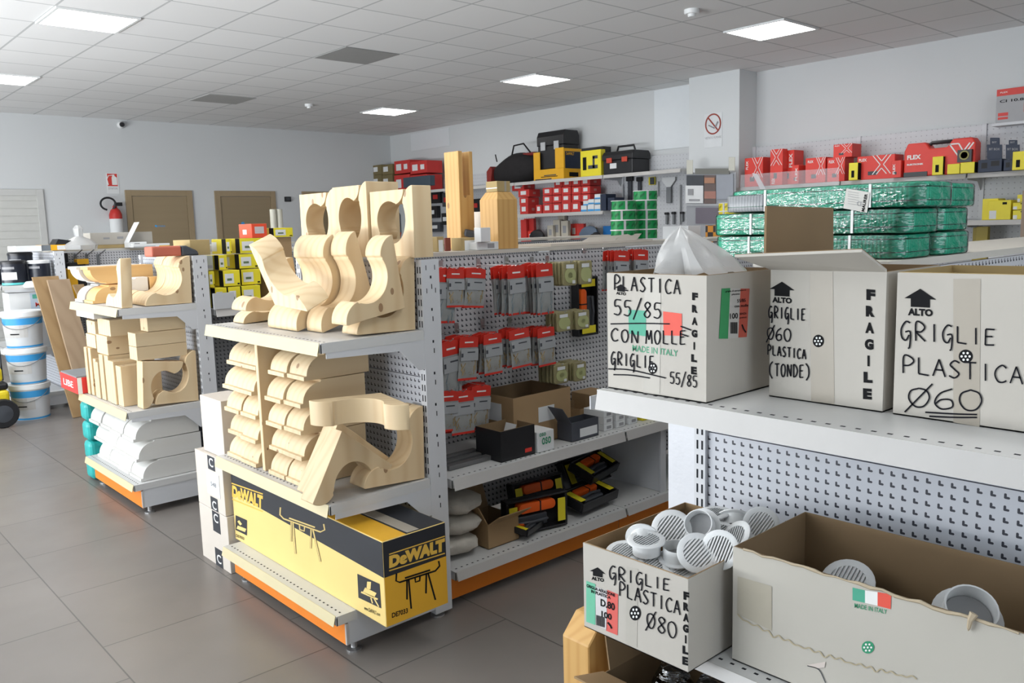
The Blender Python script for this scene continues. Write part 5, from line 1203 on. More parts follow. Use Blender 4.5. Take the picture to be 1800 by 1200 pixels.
def toolbox(label, u0, u1, vt, zb, xf, dep, latch, handle=True):
    y1 = PX(u0, vt+10, xf).y; y0 = PX(u1, vt+10, xf).y; z1 = PX((u0+u1)/2, vt, xf).z; cy = (y0+y1)/2; a = (y1-y0)/2; h = z1-zb
    t = thing('tool_box', label, 'tool box', (xf+dep/2, cy, zb)); d = dep/2
    k = MB(); k.box(-d*.94, d*.94, -a*.96, a*.96, 0, h*.62); k.build('case', BLACKS, t, bevel=.012)
    k = MB(); k.prism([(-d, h*.62), (d, h*.62), (d, h*.86), (d*.8, h), (-d*.8, h), (-d, h*.86)], 1, -a, a); k.build('lid', BLACKS, t, bevel=.01)
    for s in (-1, 1): B(-d-.012, -d+.002, s*a*.5-.045, s*a*.5+.045, h*.5, h*.72).build('latch', latch, t, bevel=.004)
    if handle: k = MB(); k.tube([(0, -a*.6, h), (0, -a*.5, h+.07), (0, a*.5, h+.07), (0, a*.6, h)], .014, 8); k.build('handle', BLACK, t, smooth=True)
    return t, d, a, h
zB = PX(960, 268, XF).z+.05
t, d, a, h = toolbox('big black tool box with two silver latches on the yellow cut-out carton', 943, 990, 230, S1+.004+PX(964, 297, XF).z-S1, 8.34, .32, LGREY, False)
t = wbox('drill_carton', 'bright yellow drill carton on the high wall shelf', 1020, 1056, 264, S1, YEL, .09, cat='box')
lab(t, 'x', .12, .3, .25, .75, PRINT, 'dark_panel'); lab(t, 'x', .6, .7, .3, .75, DGREY, 'drill_drawing'); lab(t, 'x', .38, .85, .28, .42, DGREY, 'drill_drawing'); lab(t, 'x', .6, .85, .66, .78, DGREY, 'drill_drawing'); scrub(t)
t = wbox('tool_case', 'black tool case standing right behind the bright yellow drill carton', 1022, 1060, 259, S1, BLACKS, .16, xf=8.42, cat='case'); scrub(t)
t, d, a, h = toolbox('black tool box with two red latches at the right end of the high wall shelf', 1058, 1112, 265, S1, XF, .36, mat('orange red latch', (.5, .06, .03), .4))
decal('white_sticker', 'x', -d*.94, .02, .13, h*.25, h*.48, PAPER, t)
# red cartons on the middle wall shelf, listed by their left faces
REDL = [(900, 921, 322, 0, 'topmost of the far left pair'), (911, 930, 333, 0, 'front of the far left stack, upper'), (913, 928, 347, 0, 'far left stack, middle'), (914, 928, 360, 1, 'far left stack, bottom'),
        (954, 970, 330, 0, 'second stack, top'), (954, 970, 344, 0, 'second stack, middle'), (954, 970, 358, 1, 'second stack, bottom'), (971, 986, 329, 0, 'third stack, top'), (971, 986, 343, 0, 'third stack, middle'), (971, 986, 357, 1, 'third stack, bottom'),
        (974, 988, 315.5, 0, 'back row, leftmost on top'), (989, 1004, 315, 0, 'back row, second on top'), (1005, 1020, 314, 0, 'back row, third on top'), (1021, 1037, 313, 0, 'back row, rightmost on top'),
        (987, 1003, 328.5, 0, 'fourth stack, top'), (987, 1003, 342, 0, 'fourth stack, middle'), (987, 1003, 355, 1, 'fourth stack, bottom'), (1005, 1021, 328, 0, 'fifth stack, top'), (1005, 1021, 341.5, 0, 'fifth stack, middle'), (1004, 1020, 355, 1, 'fifth stack, bottom'),
        (1022, 1037, 327, 0, 'right stack, top'), (1022, 1037, 341, 0, 'right stack, middle'), (942, 952, 360, 1, 'small one between the left stacks')]
for (u0, u1, vt, bot, lb) in REDL:
    xf = 8.46 if 'back row' in lb or 'topmost' in lb else 8.34
    t = wbox('red_carton', 'small red carton with white label, middle wall shelf, '+lb, u0, u1, vt, S2, RED, .22, 'small red cartons on the middle wall shelf', xf, zt=None, hb=None if bot else vt+13.2)
    lab(t, 'x', .22, .72, .3, .8); lab(t, 'y', .35, .6, .35, .65, mat('dull red label', (.5, .2, .18), .5)); scrub(t)
for (u0, u1, vt, lb) in ((1021, 1031, 361, 'bottom left'), (1033, 1044, 359, 'bottom middle'), (1045, 1055, 359.5, 'bottom right'), (1025, 1034, 352.5, 'second layer left'), (1034, 1044, 350, 'second layer middle'), (1045, 1055, 350, 'second layer right'), (1045, 1055, 341, 'topmost')):
    t = wbox('blue_white_carton', 'small blue and white carton beside the red ones, '+lb, u0, u1, vt, S2, PAPER, .14, 'blue and white cartons on the middle wall shelf', 8.31, hb=None if 'bottom' in lb else vt+8.6); lab(t, 'x', 0, 1, 0, .3, LBLUE, 'blue_band'); scrub(t)
for (u0, u1, vt, lb) in ((1056, 1065, 341, 'taller'), (1068, 1080, 347, 'shorter')):
    t = wbox('navy_carton', '%s dark navy carton at the right end of the middle wall shelf' % lb, u0, u1, vt, S2, NAVY, .2); scrub(t)
# lower wall shelf assortment
CREAM = mat('cream carton', (.52, .48, .40), .6)
LOW = [(915, 925, 386, RED, 'dark red carton high at the left'), (921, 938, 384, RED, 'second dark red carton high at the left'), (944, 952, 418, CREAM, 'wide cream carton low'), (953, 966, 416, CREAM, 'wide cream carton low, right one'), (962, 972, 396, CREAM, 'cream carton upright left'),
       (972, 984, 386, CREAM, 'cream carton tall, middle'), (973, 985, 398, CREAM, 'cream carton under the tall one'), (981, 992, 377, CREAM, 'topmost cream carton'), (986, 998, 388, CREAM, 'brownish cream carton right'), (987, 999, 407, AMBER, 'amber carton'), (988, 999, 415, KRAFT, 'kraft carton with white label'),
       (1003, 1014, 393, REDB, 'bright red carton tall'), (1014, 1026, 393, RED, 'dark red carton right of the bright one'), (1060, 1074, 397, BLUE, 'blue carton'), (1062, 1072, 408, BLUE, 'second blue carton, lower'), (1015, 1045, 400, KRAFTY, 'long kraft carton'),
       (928, 938, 406, REDB, 'small red carton with white label'), (930, 940, 416, REDB, 'lower small red carton with white label'), (922, 928, 409, PAPER, 'small white carton'), (968, 982, 424, REDP, 'small crimson carton'), (1002, 1012, 425, YEL, 'small yellow carton')]
for i, (u0, u1, vt, m, lb) in enumerate(LOW):
    xf = 8.44+.055*(i % 4); t = wbox('mixed_carton', 'carton on the lowest visible wall shelf, '+lb, u0, u1, vt, S3, m, .05, 'mixed cartons on the lower wall shelf', xf)
    if m in (CREAM, KRAFT, REDB): lab(t, 'x', .25, .75, .5, .8, PAPER if m is not CREAM else PRINTG)
    scrub(t)
random.seed(4)
for (u, v, s, m, lb) in ((1030, 415, .16, mat('slate blue bag', (.10, .14, .2), .6), 'slate blue'), (1042, 406, .11, BLACK, 'black and white'), (938, 400, .14, BLACK, 'black')):
    p = PX(u, v, 8.30); k = MB(); vs = []; n, mm = 12, 7
    for r in range(mm+1):
        th = PI*r/mm
        for c in range(n):
            a_ = 2*PI*c/n; f = 1+.15*math.sin(3*a_+r); vs.append((.05*f*math.sin(th)*math.cos(a_), s*1.1*f*math.sin(th)*math.sin(a_), s*.8*math.cos(th)))
    k.add(vs, [(r*n+c, r*n+(c+1) % n, (r+1)*n+(c+1) % n, (r+1)*n+c) for r in range(mm) for c in range(n)])
    o = k.build('soft_bag', m, smooth=True); o.location = (8.375-.02*(lb == 'black and white'), p.y, S3+s*.8+.002); tag(o, lb+' soft bag lying on the lowest visible wall shelf', 'bag', 'soft bags on the lower wall shelf')
# hand tools hanging between the shelves and the pillar
def hang(u, v0, v1, wpx, m, lb, head=True, xw=8.66):
    p, q = PX(u, v0, xw), PX(u, v1, xw); w_ = abs(PX(u-wpx/2, v0, xw).y-PX(u+wpx/2, v0, xw).y)/2
    t = thing('hand_tool', lb, 'hand tool', (xw, p.y, q.z), 0, 'hand tools hanging on the wall panel'); h = p.z-q.z
    B(-.012, .012, -w_*.55, w_*.55, 0, h*.8).build('shaft', m, t, bevel=.004)
    if head: B(-.02, .02, -w_, w_, h*.8, h).build('handle', BLACK, t, bevel=.008)
    return t
for i, (u, v0, v1, w_, m, hd) in enumerate(((1094, 313, 368, 5, LGREY, 0), (1107, 310, 352, 11, DGREY, 1), (1124, 311, 350, 9, DGREY, 1), (1156, 312, 345, 4, LGREY, 0), (1195, 307, 395, 4, LGREY, 0), (1172, 373, 394, 6, GREY, 1), (1184, 372, 394, 6, GREY, 1), (1199, 372, 390, 6, GREY, 1), (1078, 362, 418, 5, DGREY, 0), (1086, 362, 418, 6, DGREY, 1))):
    hang(u, v0, v1, w_, m, 'grey hand tool hanging left of the pillar, %s' % ('pale one at the far left', 'wide dark one', 'second wide dark one', 'thin pale one beside the yellow card', 'very long thin one nearest the pillar', 'lower row left', 'lower row middle', 'lower row right', 'lowest at the far left', 'lowest, second from the left')[i], hd)
p = PX(1146, 318, 8.66); t = thing('blister_card', 'small yellow and black blister card hanging by the tools', 'card', (8.66, p.y, p.z)); B(-.004, .004, -.05, .05, -.05, .05).build('card', YEL, t); B(-.02, -.004, -.045, .02, -.045, .045).build('blister', DGREY, t, bevel=.004)
p = PX(1176, 320, 8.66); t = thing('plaster_scraper', 'white fan-shaped scraper hanging left of the pillar', 'hand tool', (8.66, p.y, p.z))
k = MB(); k.prism([(-.10, .06), (.10, .06), (.10, .02), (.03, -.06), (-.03, -.06), (-.10, .02)], 0, -.012, .0); k.build('blade', PAPER, t); B(-.015, .01, -.035, .035, -.26, -.06).build('handle', GREY, t, bevel=.006)
# packs hung on the far pegboard, seen between the corbels and the tall post
HP = [(748, 345, 20, 26, BLACK, YEL, 'black pack with yellow edge, upper left'), (767, 345, 16, 24, BLACK, RED, 'black pack with red edge, upper middle'), (760, 372, 20, 22, BLACK, PAPER, 'black pack with white label, middle'), (786, 350, 16, 26, DGREY, RED, 'dark pack, upper right'),
      (748, 396, 16, 20, BLACK, YEL, 'black pack with yellow label, lower left'), (766, 398, 18, 18, DGREY, PAPER, 'dark pack with white label, lower middle'), (838, 360, 12, 24, BLACK, RED, 'black pack right of the tall post'), (784, 384, 14, 22, BLACK, PAPER, 'black pack, lower right')]
for (u, v, w_, h_, m, m2, lb) in HP:
    p = PX(u, v, 8.62); a = abs(PX(u-w_/2, v, 8.62).y-PX(u+w_/2, v, 8.62).y)/2; h = abs(PX(u, v-h_/2, 8.62).z-PX(u, v+h_/2, 8.62).z)
    t = thing('hanging_pack', 'pack hung on the far wall pegboard, '+lb, 'packet', (8.62, p.y, p.z-h/2), 0, 'packs hung on the far wall pegboard'); B(-.02, .06, -a*.92, a*.92, 0, h*.94).build('pack_body', m, t, bevel=.006); B(-.026, -.019, -a*.5, a*.5, h*.3, h*.62).build('pack_label', m2, t)
t = carton('rust_carton', 'rust brown carton low on the far wall shelving behind the post', 'box', 8.4, 8.6, PX(778, 424, 8.4).y, PX(742, 424, 8.4).y, 1.10, PX(760, 415, 8.4).z, mat('rust red carton', (.22, .05, .03), .6)); scrub(t); t.location.z = .98
t = thing('base_stack', 'grey base cabinet under the rust brown carton', 'cabinet', (8.5, (PX(778, 424, 8.4).y+PX(742, 424, 8.4).y)/2, .001)); B(-.12, .12, -.3, .3, 0, .975).build('cabinet_body', GREY, t)
p = PX(699, 420, 8.0); q = PX(699, 366, 8.0); t = thing('spray_bottle', 'slate blue bottle with yellow top and red foot seen through the corbel hole', 'bottle', (8.0, p.y, p.z)); h = q.z-p.z
MB().lathe([(0, 0), (.05, 0), (.07, h*.2), (.07, h*.22)], 16).build('red_foot', REDP, t, smooth=True); MB().lathe([(.07, h*.22), (.07, h*.78), (.05, h*.86), (0, h*.86)], 16).build('bottle_body', mat('slate blue bottle', (.10, .13, .17), .4), t, smooth=True); MB().lathe([(.05, h*.86), (.02, h), (0, h)], 14).build('yellow_cap', YEL, t, smooth=True)
t2 = thing('bottle_stand', 'grey pedestal under the slate blue bottle', 'stand', (8.0, p.y, 0)); B(-.1, .1, -.1, .1, 0, p.z-.001).build('pedestal', GREY, t2)
# poster rack on the pillar, checkered boxes
t = thing('poster_rack', 'grey display rack of dark posters in front of the pillar', 'display', (8.15, 0, 0)); f = lambda u, v: PX(u, v, 8.15)-Vector((8.15, 0, 0))
def fq(k, u0, v0, u1, v1, dx=0): 
    a, b, c, d = f(u0, v1), f(u1, v1), f(u1, v0), f(u0, v0); o = Vector((dx, 0, 0)); k.slab(a+o, b+o, c+o, d+o, (.008, 0, 0)); return k
for u in (1209, 1288):
    p_ = f(u, 430); B(.03, .06, p_.y-.02, p_.y+.02, 0, p_.z+.1).build('post', LGREY, t)
    B(-.15, .2, p_.y-.03, p_.y+.03, 0, .03).build('foot', LGREY, t)
fq(MB(), 1205, 303, 1292, 437, .02).build('back_board', mat('rack grey', (.33, .34, .36), .5), t)
fq(MB(), 1206, 308, 1236, 326, .008).build('poster', DGREY, t); fq(MB(), 1237, 308, 1257, 358, .008).build('poster', mat('dusky poster', (.14, .10, .09), .4), t); fq(MB(), 1258, 306, 1288, 350, .008).build('poster', mat('silver poster', (.32, .34, .38), .3), t); fq(MB(), 1222, 365, 1262, 393, .008).build('poster', mat('violet grey poster', (.16, .14, .17), .3), t)
fq(MB(), 1238, 312, 1256, 322, -.001).build('poster_picture', mat('warm picture', (.4, .2, .12), .5), t); fq(MB(), 1238, 336, 1258, 349, -.001).build('poster_picture', mat('rose picture', (.38, .18, .14), .5), t)
fq(MB(), 1205, 326, 1236, 357, -.002).build('white_sheet', PAPER, t); k = MB(); fq(k, 1210, 332, 1219, 343, -.011); fq(k, 1212, 350, 1230, 353, -.011); k.build('sheet_print', PRINTG, t)
fq(MB(), 1205, 359, 1292, 361, -.004).build('cross_rail', LGREY, t)
for u in (1213, 1287): fq(MB(), u-6, 281 if u < 1250 else 276, u+5, 306 if u < 1250 else 300, -.004).build('end_cap', mat('cream plastic cap', (.58, .57, .5), .5), t, bevel=.003)
fq(MB(), 1222, 296, 1282, 306, -.003).build('header_strip', mat('dark photo strip', (.17, .17, .15), .4), t)
def cheq():
    m, nt, b = _new('orange black checks'); ch = nt.nodes.new('ShaderNodeTexChecker'); ch.inputs['Scale'].default_value = 17; ch.inputs['Color1'].default_value = (.7, .28, .02, 1); ch.inputs['Color2'].default_value = (.03, .02, .018, 1)
    nt.links.new(_map(nt, _coord(nt), (1, 1, 1), (.013, .02, .011)), ch.inputs[0]); nt.links.new(ch.outputs[0], b.inputs['Base Color']); return m
p = PX(1240, 396, 6.6); t = carton('checkered_carton', 'orange and black checkered carton behind the green webbing packs', 'box', 6.6, 6.85, PX(1300, 400, 6.6).y, p.y, 1.0, p.z, cheq()); scrub(t)
p = PX(1165, 398, 6.7); t = carton('white_box', 'plain white carton right of the taller green reel stack', 'box', 6.7, 6.9, PX(1210, 400, 6.7).y, p.y, 1.0, p.z, PAPER); scrub(t)
t = thing('display_table', 'low steel table carrying the checkered carton beyond the middle run', 'table', (6.75, 4.9, 0)); B(-.3, .3, -1.0, 1.0, .97, .999).build('table_top', STEEL, t)
for sx_ in (-.26, .26):
    for sy_ in (-.95, .95): B(sx_-.02, sx_+.02, sy_-.02, sy_+.02, 0, .97).build('leg', STEEL, t)
# ---------------------------------------------------------------- right of the pillar
S4, S5, S6 = 1.867, 1.442, .952
WLINE = mat('white box print', (.75, .70, .68), .5)
def xmark(t, face='x', a0=.45, a1=1.0, b0=.35, b1=1.0):
    sx, sy, sz = t['sx'], t['sy'], t['sz']
    P = lambda a, b: Vector((-sx-.0022, sy-2*sy*a, b*sz))
    k = MB()
    q = lambda a, b: (a0+(a1-a0)*a, b0+(b1-b0)*b)
    pf = lambda u, v: P(u, v)
    for l in ([(0, 1), (.42, .5), (0, 0)], [(.22, 1), (.5, .68), (.78, 1)], [(1, 1), (.6, .5), (1, 0)], [(.22, 0), (.5, .32), (.78, 0)]):
        pp = [Vector((*q(*c), 0)) for c in l]
        for a, b in zip(pp, pp[1:]): ribbon(k, [a, b], pf, .028)
    k.build('line_emblem', WLINE, t)
def flex(label, u0, u1, vt, xf=XF, hb=None, x=(.42, 1, .3, 1), txt=(.08, .34, .84, .93), dep=.2, vert=False):
    t = wbox('red_tool_box', label, u0, u1, vt, S4, REDB, dep, 'red tool boxes right of the pillar', xf, 'box', hb=hb)
    if x: xmark(t, 'x', *x)
    if txt:
        if vert:
            sx, sy, sz = t['sx'], t['sy'], t['sz']; k = MB(); P = lambda a, b: Vector((-sx-.0022, sy-2*sy*a, b*sz)); a0, a1, b0, b1 = txt
            textq(k, 'FLEX', P(a1, b0), P(a1, b1), P(a0, b0), P(a0, b1), .03); k.build('lettering', WPRINT, t)
        else: ltext(t, 'x', 'FLEX', *txt, eps=.0022, bold=.03)
    lab(t, 'x', .3, .55, .18, .34, DGREY, 'tool_picture', .0012)
    scrub(t); return t
flex('red tool box with white line emblem, leftmost right beside the pillar', 1309, 1341, 277, txt=(.08, .2, .6, .9), vert=True)
flex('tall narrow red tool box, second from the pillar', 1354, 1376, 262, x=(.05, .95, .55, 1), txt=(.15, .4, .04, .2), vert=True, dep=.1)
flex('tall red tool box behind, third from the pillar', 1377, 1396, 264, xf=8.42, x=None, txt=(.55, .85, .5, .9), vert=True)
flex('small red tool box standing before the third tall one', 1392, 1404, 290, xf=8.25, x=None, txt=(.5, .8, .15, .85), vert=True)
flex('square red tool box fourth from the pillar', 1416, 1451, 277, x=(.55, 1, .3, 1), txt=(.12, .4, .8, .9))
flex('square red tool box under the stacked one, fifth from the pillar', 1454, 1485, 277, x=(.5, 1, .3, 1), txt=(.1, .42, .78, .9))
flex('red tool box stacked on top of the fifth one', 1465, 1498, 253, hb=276.5, xf=8.33)
t = flex('wide red tool box with large emblem left of the big red case', 1507, 1573, 273, x=(.42, .9, .2, 1), txt=(.05, .26, .78, .9))
flex('little red tool box with vertical lettering before the wide one', 1567, 1584, 282, xf=8.25, x=None, txt=(.15, .4, .2, .8), vert=True)
def ybox(label, u0, u1, vt, xf=8.24, z=S4, dep=.08, dark=True, m=None, hb=None):
    t = wbox('yellow_box', label, u0, u1, vt, z, m or YEL, dep, 'small yellow boxes on the right wall shelves', xf, hb=hb)
    if dark: lab(t, 'x', .3, .62, .15, .55, PRINT, 'dark_window')
    lab(t, 'y', 0.02, .98, .02, .98, PRINT, 'black_side'); scrub(t); return t
ybox('small yellow box before the stacked red ones', 1492, 1508, 286); ybox('yellow box standing before the big red case', 1639, 1658, 275); ybox('low yellow box with white label before the big red case', 1665, 1687, 288, dark=False); ybox('second low yellow box with white label under the black round item', 1688, 1713, 285, dark=False)
ybox('yellow box at the right edge beside the navy displays', 1780, 1802, 266)
p = PX(1695, 276, 8.25); t = thing('round_gauge', 'black card with a round dial standing on the low yellow box', 'gauge', (8.27, p.y, PX(1695, 285, 8.25).z+.002)); B(-.02, .02, -.06, .06, 0, .11).build('card', BLACKS, t); k = MB(); k.lathe([(.042, -.0255), (.042, -.02), (.03, -.02), (.03, -.0255)], 20, (0, 0, .06), 0); k.build('dial_ring', mat('olive ring', (.3, .28, .08), .5), t)
# big red case
y1, y0 = PX(1589, 275, 8.28).y, PX(1714, 275, 8.28).y; zt = PX(1650, 246, 8.28).z; h = zt-S4; a = (y1-y0)/2; t = thing('red_tool_case', 'big red plastic tool case with black handle and white FLEX lettering', 'case', (8.36, (y0+y1)/2, S4))
k = MB(); k.prism([(a*.97, 0), (a, h*.1), (a, h*.75), (a*.9, h*.97), (a*.38, h*.97), (a*.25, h*.78), (-a*.22, h*.78), (-a*.38, h), (-a*.9, h), (-a, h*.85), (-a, h*.1), (-a*.97, 0)], 0, -.08, .06); k.build('case_shell', REDB, t, bevel=.012, seg=2)
k = MB(); k.tube([(-.01, a*.33, h*.9), (-.01, a*.28, h*.95), (-.01, -a*.28, h*.95), (-.01, -a*.33, h*.9)], .018, 8); k.build('handle', BLACKS, t, smooth=True); B(-.088, -.079, a*.3, a*.98, .0, h*.13).build('black_foot', BLACKS, t)
k = MB(); textq(k, 'FLEX', (-.0825, a*.9, h*.5), (-.0825, a*.5, h*.5), (-.0825, a*.9, h*.63), (-.0825, a*.5, h*.63), .045); k.build('lettering', WPRINT, t)
k = MB(); textq(k, 'ELEKTRONIK', (-.0825, a*.9, h*.33), (-.0825, a*.42, h*.33), (-.0825, a*.9, h*.38), (-.0825, a*.42, h*.38), .05); k.build('lettering', WPRINT, t)
k = MB(); pf = lambda u, v: Vector((-.0825, u, v))
for l in ([(-a*.3, h*.85), (-a*.62, h*.4)], [(-a*.62, h*.4), (-a*.95, h*.85)], [(-a*.3, h*.85), (-a*.55, h*.85)], [(-a*.55, h*.85), (-a*.68, h*.62)], [(-a*.68, h*.62), (-a*.85, h*.85)], [(-a*.8, h*.45), (-a*.97, h*.2)]):
    ribbon(k, [Vector((*l[0], 0)), Vector((*l[1], 0))], pf, .012)
k.build('line_emblem', WPRINT, t)
# navy displays
for i, (u0, um, u1, vt) in enumerate(((1719, 1735, 1763, 242), (1764, 1768, 1794, 246))):
    t = wbox('navy_display', 'dark navy counter display with a raised back card, %s' % ('left one', 'right one, behind the yellow box')[i], u0, u1-2, 280, S4, NAVY, .14, 'navy displays on the right wall shelf', 8.27, 'display')
    l = Vector(t.location); f = lambda u, v: PX(u, v, 8.30)-l
    k = MB(); k.slab(f(um, 280), f(u1-2, 280), f(u1-2, 254), f(um, 254), (.01, 0, 0)); k.build('back_card', NAVY, t); k = MB(); k.slab(f(um+5, 255), f(u1-6, 255), f(u1-6, vt), f(um+5, vt), (.01, 0, 0)); k.build('top_card', NAVY, t, bevel=.004)
    g = lambda u, v: PX(u, v, 8.298)-l; k = MB(); ptext(k, 'BIT BOX', g, (um+u1)/2-1, 262, 19, 4, 0, .02); ptext(k, 'BIT', g, (um+u1)/2-1, 250, 8, 3, 0, .02); k.build('lettering', PRINTG, t)
    lab(t, 'x', .15, .4, .3, .75, BLACK, 'tray_opening'); lab(t, 'x', .55, .9, .45, .85, BLACK, 'tray_opening'); scrub(t)
# red and grey carton above, leaning against the wall
p = PX(1751, 217, 8.55); t = carton('lamp_carton', 'red and grey picture carton standing high on the right wall panel', 'box', 8.55, 8.66, PX(1830, 190, 8.55).y, PX(1751, 190, 8.55).y, p.z, PX(1775, 155, 8.55).z, mat('grey picture print', (.36, .36, .37), .5))
lab(t, 'x', 0, 1, .80, 1, REDPR, 'red_band'); ltext(t, 'x', 'CI 10.8/18.0', .08, .98, .60, .68, PRINT); ltext(t, 'x', 'FLEX', .08, .25, .88, .92, WPRINT); lab(t, 'x', .62, 1, .26, .55, mat('pinkish picture', (.45, .18, .18), .4), 'lamp_picture'); lab(t, 'x', .05, .28, .2, .3, REDPR, 'red_badge'); lab(t, 'x', .05, .28, .1, .17, REDPR, 'red_badge'); scrub(t)
t = thing('wall_ledge', 'narrow steel ledge carrying the red and grey picture carton', 'shelf'); B(8.52, XW-.045, 1.75, PX(1745, 220, 8.55).y, p.z-.025, p.z-.001).build('ledge_plate', STEEL, t)
# clear guard in front of the shelf
t = thing('clear_shelf_guard', 'clear plastic guard standing before the red boxes beside the pillar', 'shelf guard'); y1, y0 = PX(1302, 310, 8.2).y, PX(1475, 310, 8.2).y
B(8.196, 8.2, y0, y1, PX(1400, 330, 8.2).z, PX(1400, 300, 8.2).z).build('guard_sheet', ACRYL, t)
k = MB(); zz = PX(1335, 330, 8.19).z; k.slab(PX(1336, 332, 8.19), PX(1346, 332, 8.19), PX(1332, 306, 8.19), PX(1322, 304, 8.19), (.003, 0, 0)); k.build('fold_strip', mat('shiny fold', (.75, .77, .8), .2, alpha=.6), t)
# lower shelf goods
def yb2(label, u0, u1, vt, z=S5, xf=8.30, dep=.18, white=True, hb=None):
    t = wbox('yellow_carton', label, u0, u1, vt, z, YEL, dep, 'yellow cartons on the lower right wall shelf', xf, hb=hb)
    if white: lab(t, 'x', .04, .36, .05, .48)
    lab(t, 'x', .62, .82, .78, .9, PRINT, 'dark_oval'); scrub(t); return t
yb2('tall yellow carton behind the wide one, right wall lower shelf', 1727, 1755, 349, xf=8.38, white=False); yb2('wide yellow carton with white label, right wall lower shelf', 1738, 1777, 352); yb2('small yellow carton, lower of two at the right', 1780, 1802, 369.5); yb2('small yellow carton, upper of two at the right', 1780, 1802, 356, hb=368.5)
yb2('small yellow carton topmost at the right edge', 1788, 1802, 342, hb=355); yb2('yellow carton on the floor-side shelf at the right edge', 1772, 1800, 424, z=S6, xf=8.52, dep=.12)
p = PX(1738, 432, 8.2); t = carton('white_panel_box', 'long white box with small black marks low at the right edge', 'box', 8.2, 8.5, PX(1815, 440, 8.2).y, p.y, S6, p.z, PAPER, None); lab(t, 'x', .05, .12, .9, .97, PRINT, 'black_mark'); lab(t, 'x', .05, .12, .8, .86, PRINT, 'black_mark'); scrub(t)
p = PX(1793, 335, 7.0); t = carton('tall_carton', 'tall pale brown carton cut by the right edge of the picture', 'box', 7.0, 7.4, PX(1793, 335, 7.0).y-.5, PX(1794, 400, 7.0).y, .0, p.z, mat('pale pinkish carton', (.42, .32, .25), .8)); scrub(t)
for i, (u, v0, v1) in enumerate(((1728, 398, 440), (1717, 400, 440))):
    p, q = PX(u, v0, 8.4), PX(u, v1, 8.4); o = B(8.38+.07*i, 8.44+.07*i, p.y-.05, p.y+.05, S6, p.z).build('yellow_packet', mat('ochre packet', (.35, .27, .04), .5), bevel=.004); tag(o, 'tall ochre packet beside the green webbing packs, %s one' % ('right', 'left')[i], 'packet', 'ochre packets low on the right wall')
# ================================================================ goods at the left and back
# yellow boxes on the run behind the left end unit
ZY = 1.087; YYF = 4.66
YB_ = [  # u0, um, u1, vt, row
    (372, 378, 400, 533-44+14, 'bottom left'), (399, 401, 424, 502, 'bottom middle'), (424, 425, 459, 503, 'bottom right'), (365, 367, 378, 475, 'second row far left, half behind the post'), (382, 392, 423, 474, 'second row middle'), (423, 424, 459, 472, 'second row right'),
    (383, 384, 400, 446, 'third row left'), (405, 420, 455, 446, 'third row right'), (381, 397, 408, 419, 'top row left'), (409, 421, 462, 418, 'top row right'), (459, 481, 516, 400, 'highest, beside the red box')]
zrow = {'bottom': (ZY, .0), 'second': (0, 0), 'third': (0, 0), 'top': (0, 0), 'highest': (0, 0)}
def pyz(v, u): return PY(u, v, YYF+.02).z
levels = {'bottom': (ZY+.002, pyz(503, 410)), 'second': (pyz(502, 410), pyz(474, 410)), 'third': (pyz(473, 410), pyz(447, 410)), 'top': (pyz(446, 410), pyz(419, 410)), 'highest': (pyz(419, 410), pyz(400, 480))}
for (u0, um, u1, vt, lb) in YB_:
    z0, z1 = levels[lb.split(' ')[0].rstrip(',')]; yf = YYF if 'bottom' in lb or 'middle' in lb else YYF+.03
    a = PY(um, vt+10, yf).x; b = PY(u1, vt+10, yf).x-.004
    t = carton('yellow_carton', 'yellow carton on the left run, '+lb, 'box', a, b, yf, yf+.2, z0, z1-.002, YEL, 'yellow cartons stacked behind the left end unit')
    lab(t, 'y', .10, .62, .18, .80); lab(t, 'x', .0, .35, .18, .80); lab(t, 'x', .72, 1, .0, 1, PRINT, 'black_edge'); lab(t, 'y', .22, .5, .35, .5, mat('olive drawing', (.12, .17, .08), .6), 'drawing', .0016); lab(t, 'y', .82, .95, .08, .18, PRINT, 'dark_oval'); scrub(t)
t = carton('kraft_carton', 'tall brown carton under the highest yellow one, mostly hidden by the corbels', 'box', PY(470, 430, YYF+.03).x, PY(514, 430, YYF+.03).x, YYF+.04, YYF+.2, ZY+.002, levels['highest'][0]-.002, KRAFT); scrub(t)
z0 = levels['highest'][0]; a = PY(446, 400, YYF).x; b = PY(473, 400, YYF).x; t = carton('red_box', 'bright orange-red box on top of the yellow cartons', 'box', a, b, YYF+.03, YYF+.2, levels['top'][1], PY(455, 393, YYF).z, mat('orange red box', (.78, .08, .03), .4)); lab(t, 'x', .3, .6, .25, .6); lab(t, 'y', .2, .8, .3, .8, mat('pale label', (.55, .5, .5), .5)); scrub(t)
a = PY(341, 440, YYF).x; b = PY(376, 440, YYF).x; t = carton('kraft_carton', 'kraft carton left of the top yellow cartons, above the post', 'box', a, b, YYF+.05, YYF+.3, pyz(448, 360), PY(355, 421, YYF).z, KRAFTY); scrub(t)
t = carton('glove_carton', 'pale grey carton with dark dots under the kraft carton', 'box', PY(363, 455, YYF).x, PY(379, 455, YYF).x, YYF+.04, YYF+.25, levels['third'][0], levels['third'][1]-.002, mat('pale grey green carton', (.4, .42, .36), .6)); lab(t, 'y', .1, .9, .15, .35, PRINTG, 'dots'); scrub(t)
o = B(0, .12, 0, .015, 0, .09).build('shelf_sign', LGREY); p = PY(377, 544, 4.62); o.location = (p.x, 4.62, p.z-.0); tag(o, 'plain grey price sign hanging under the yellow cartons', 'sign')
t = thing('white_tube', 'pale plastic pipe bundle standing beyond the yellow cartons', 'pipe'); p = PY(508, 366, 8.4)
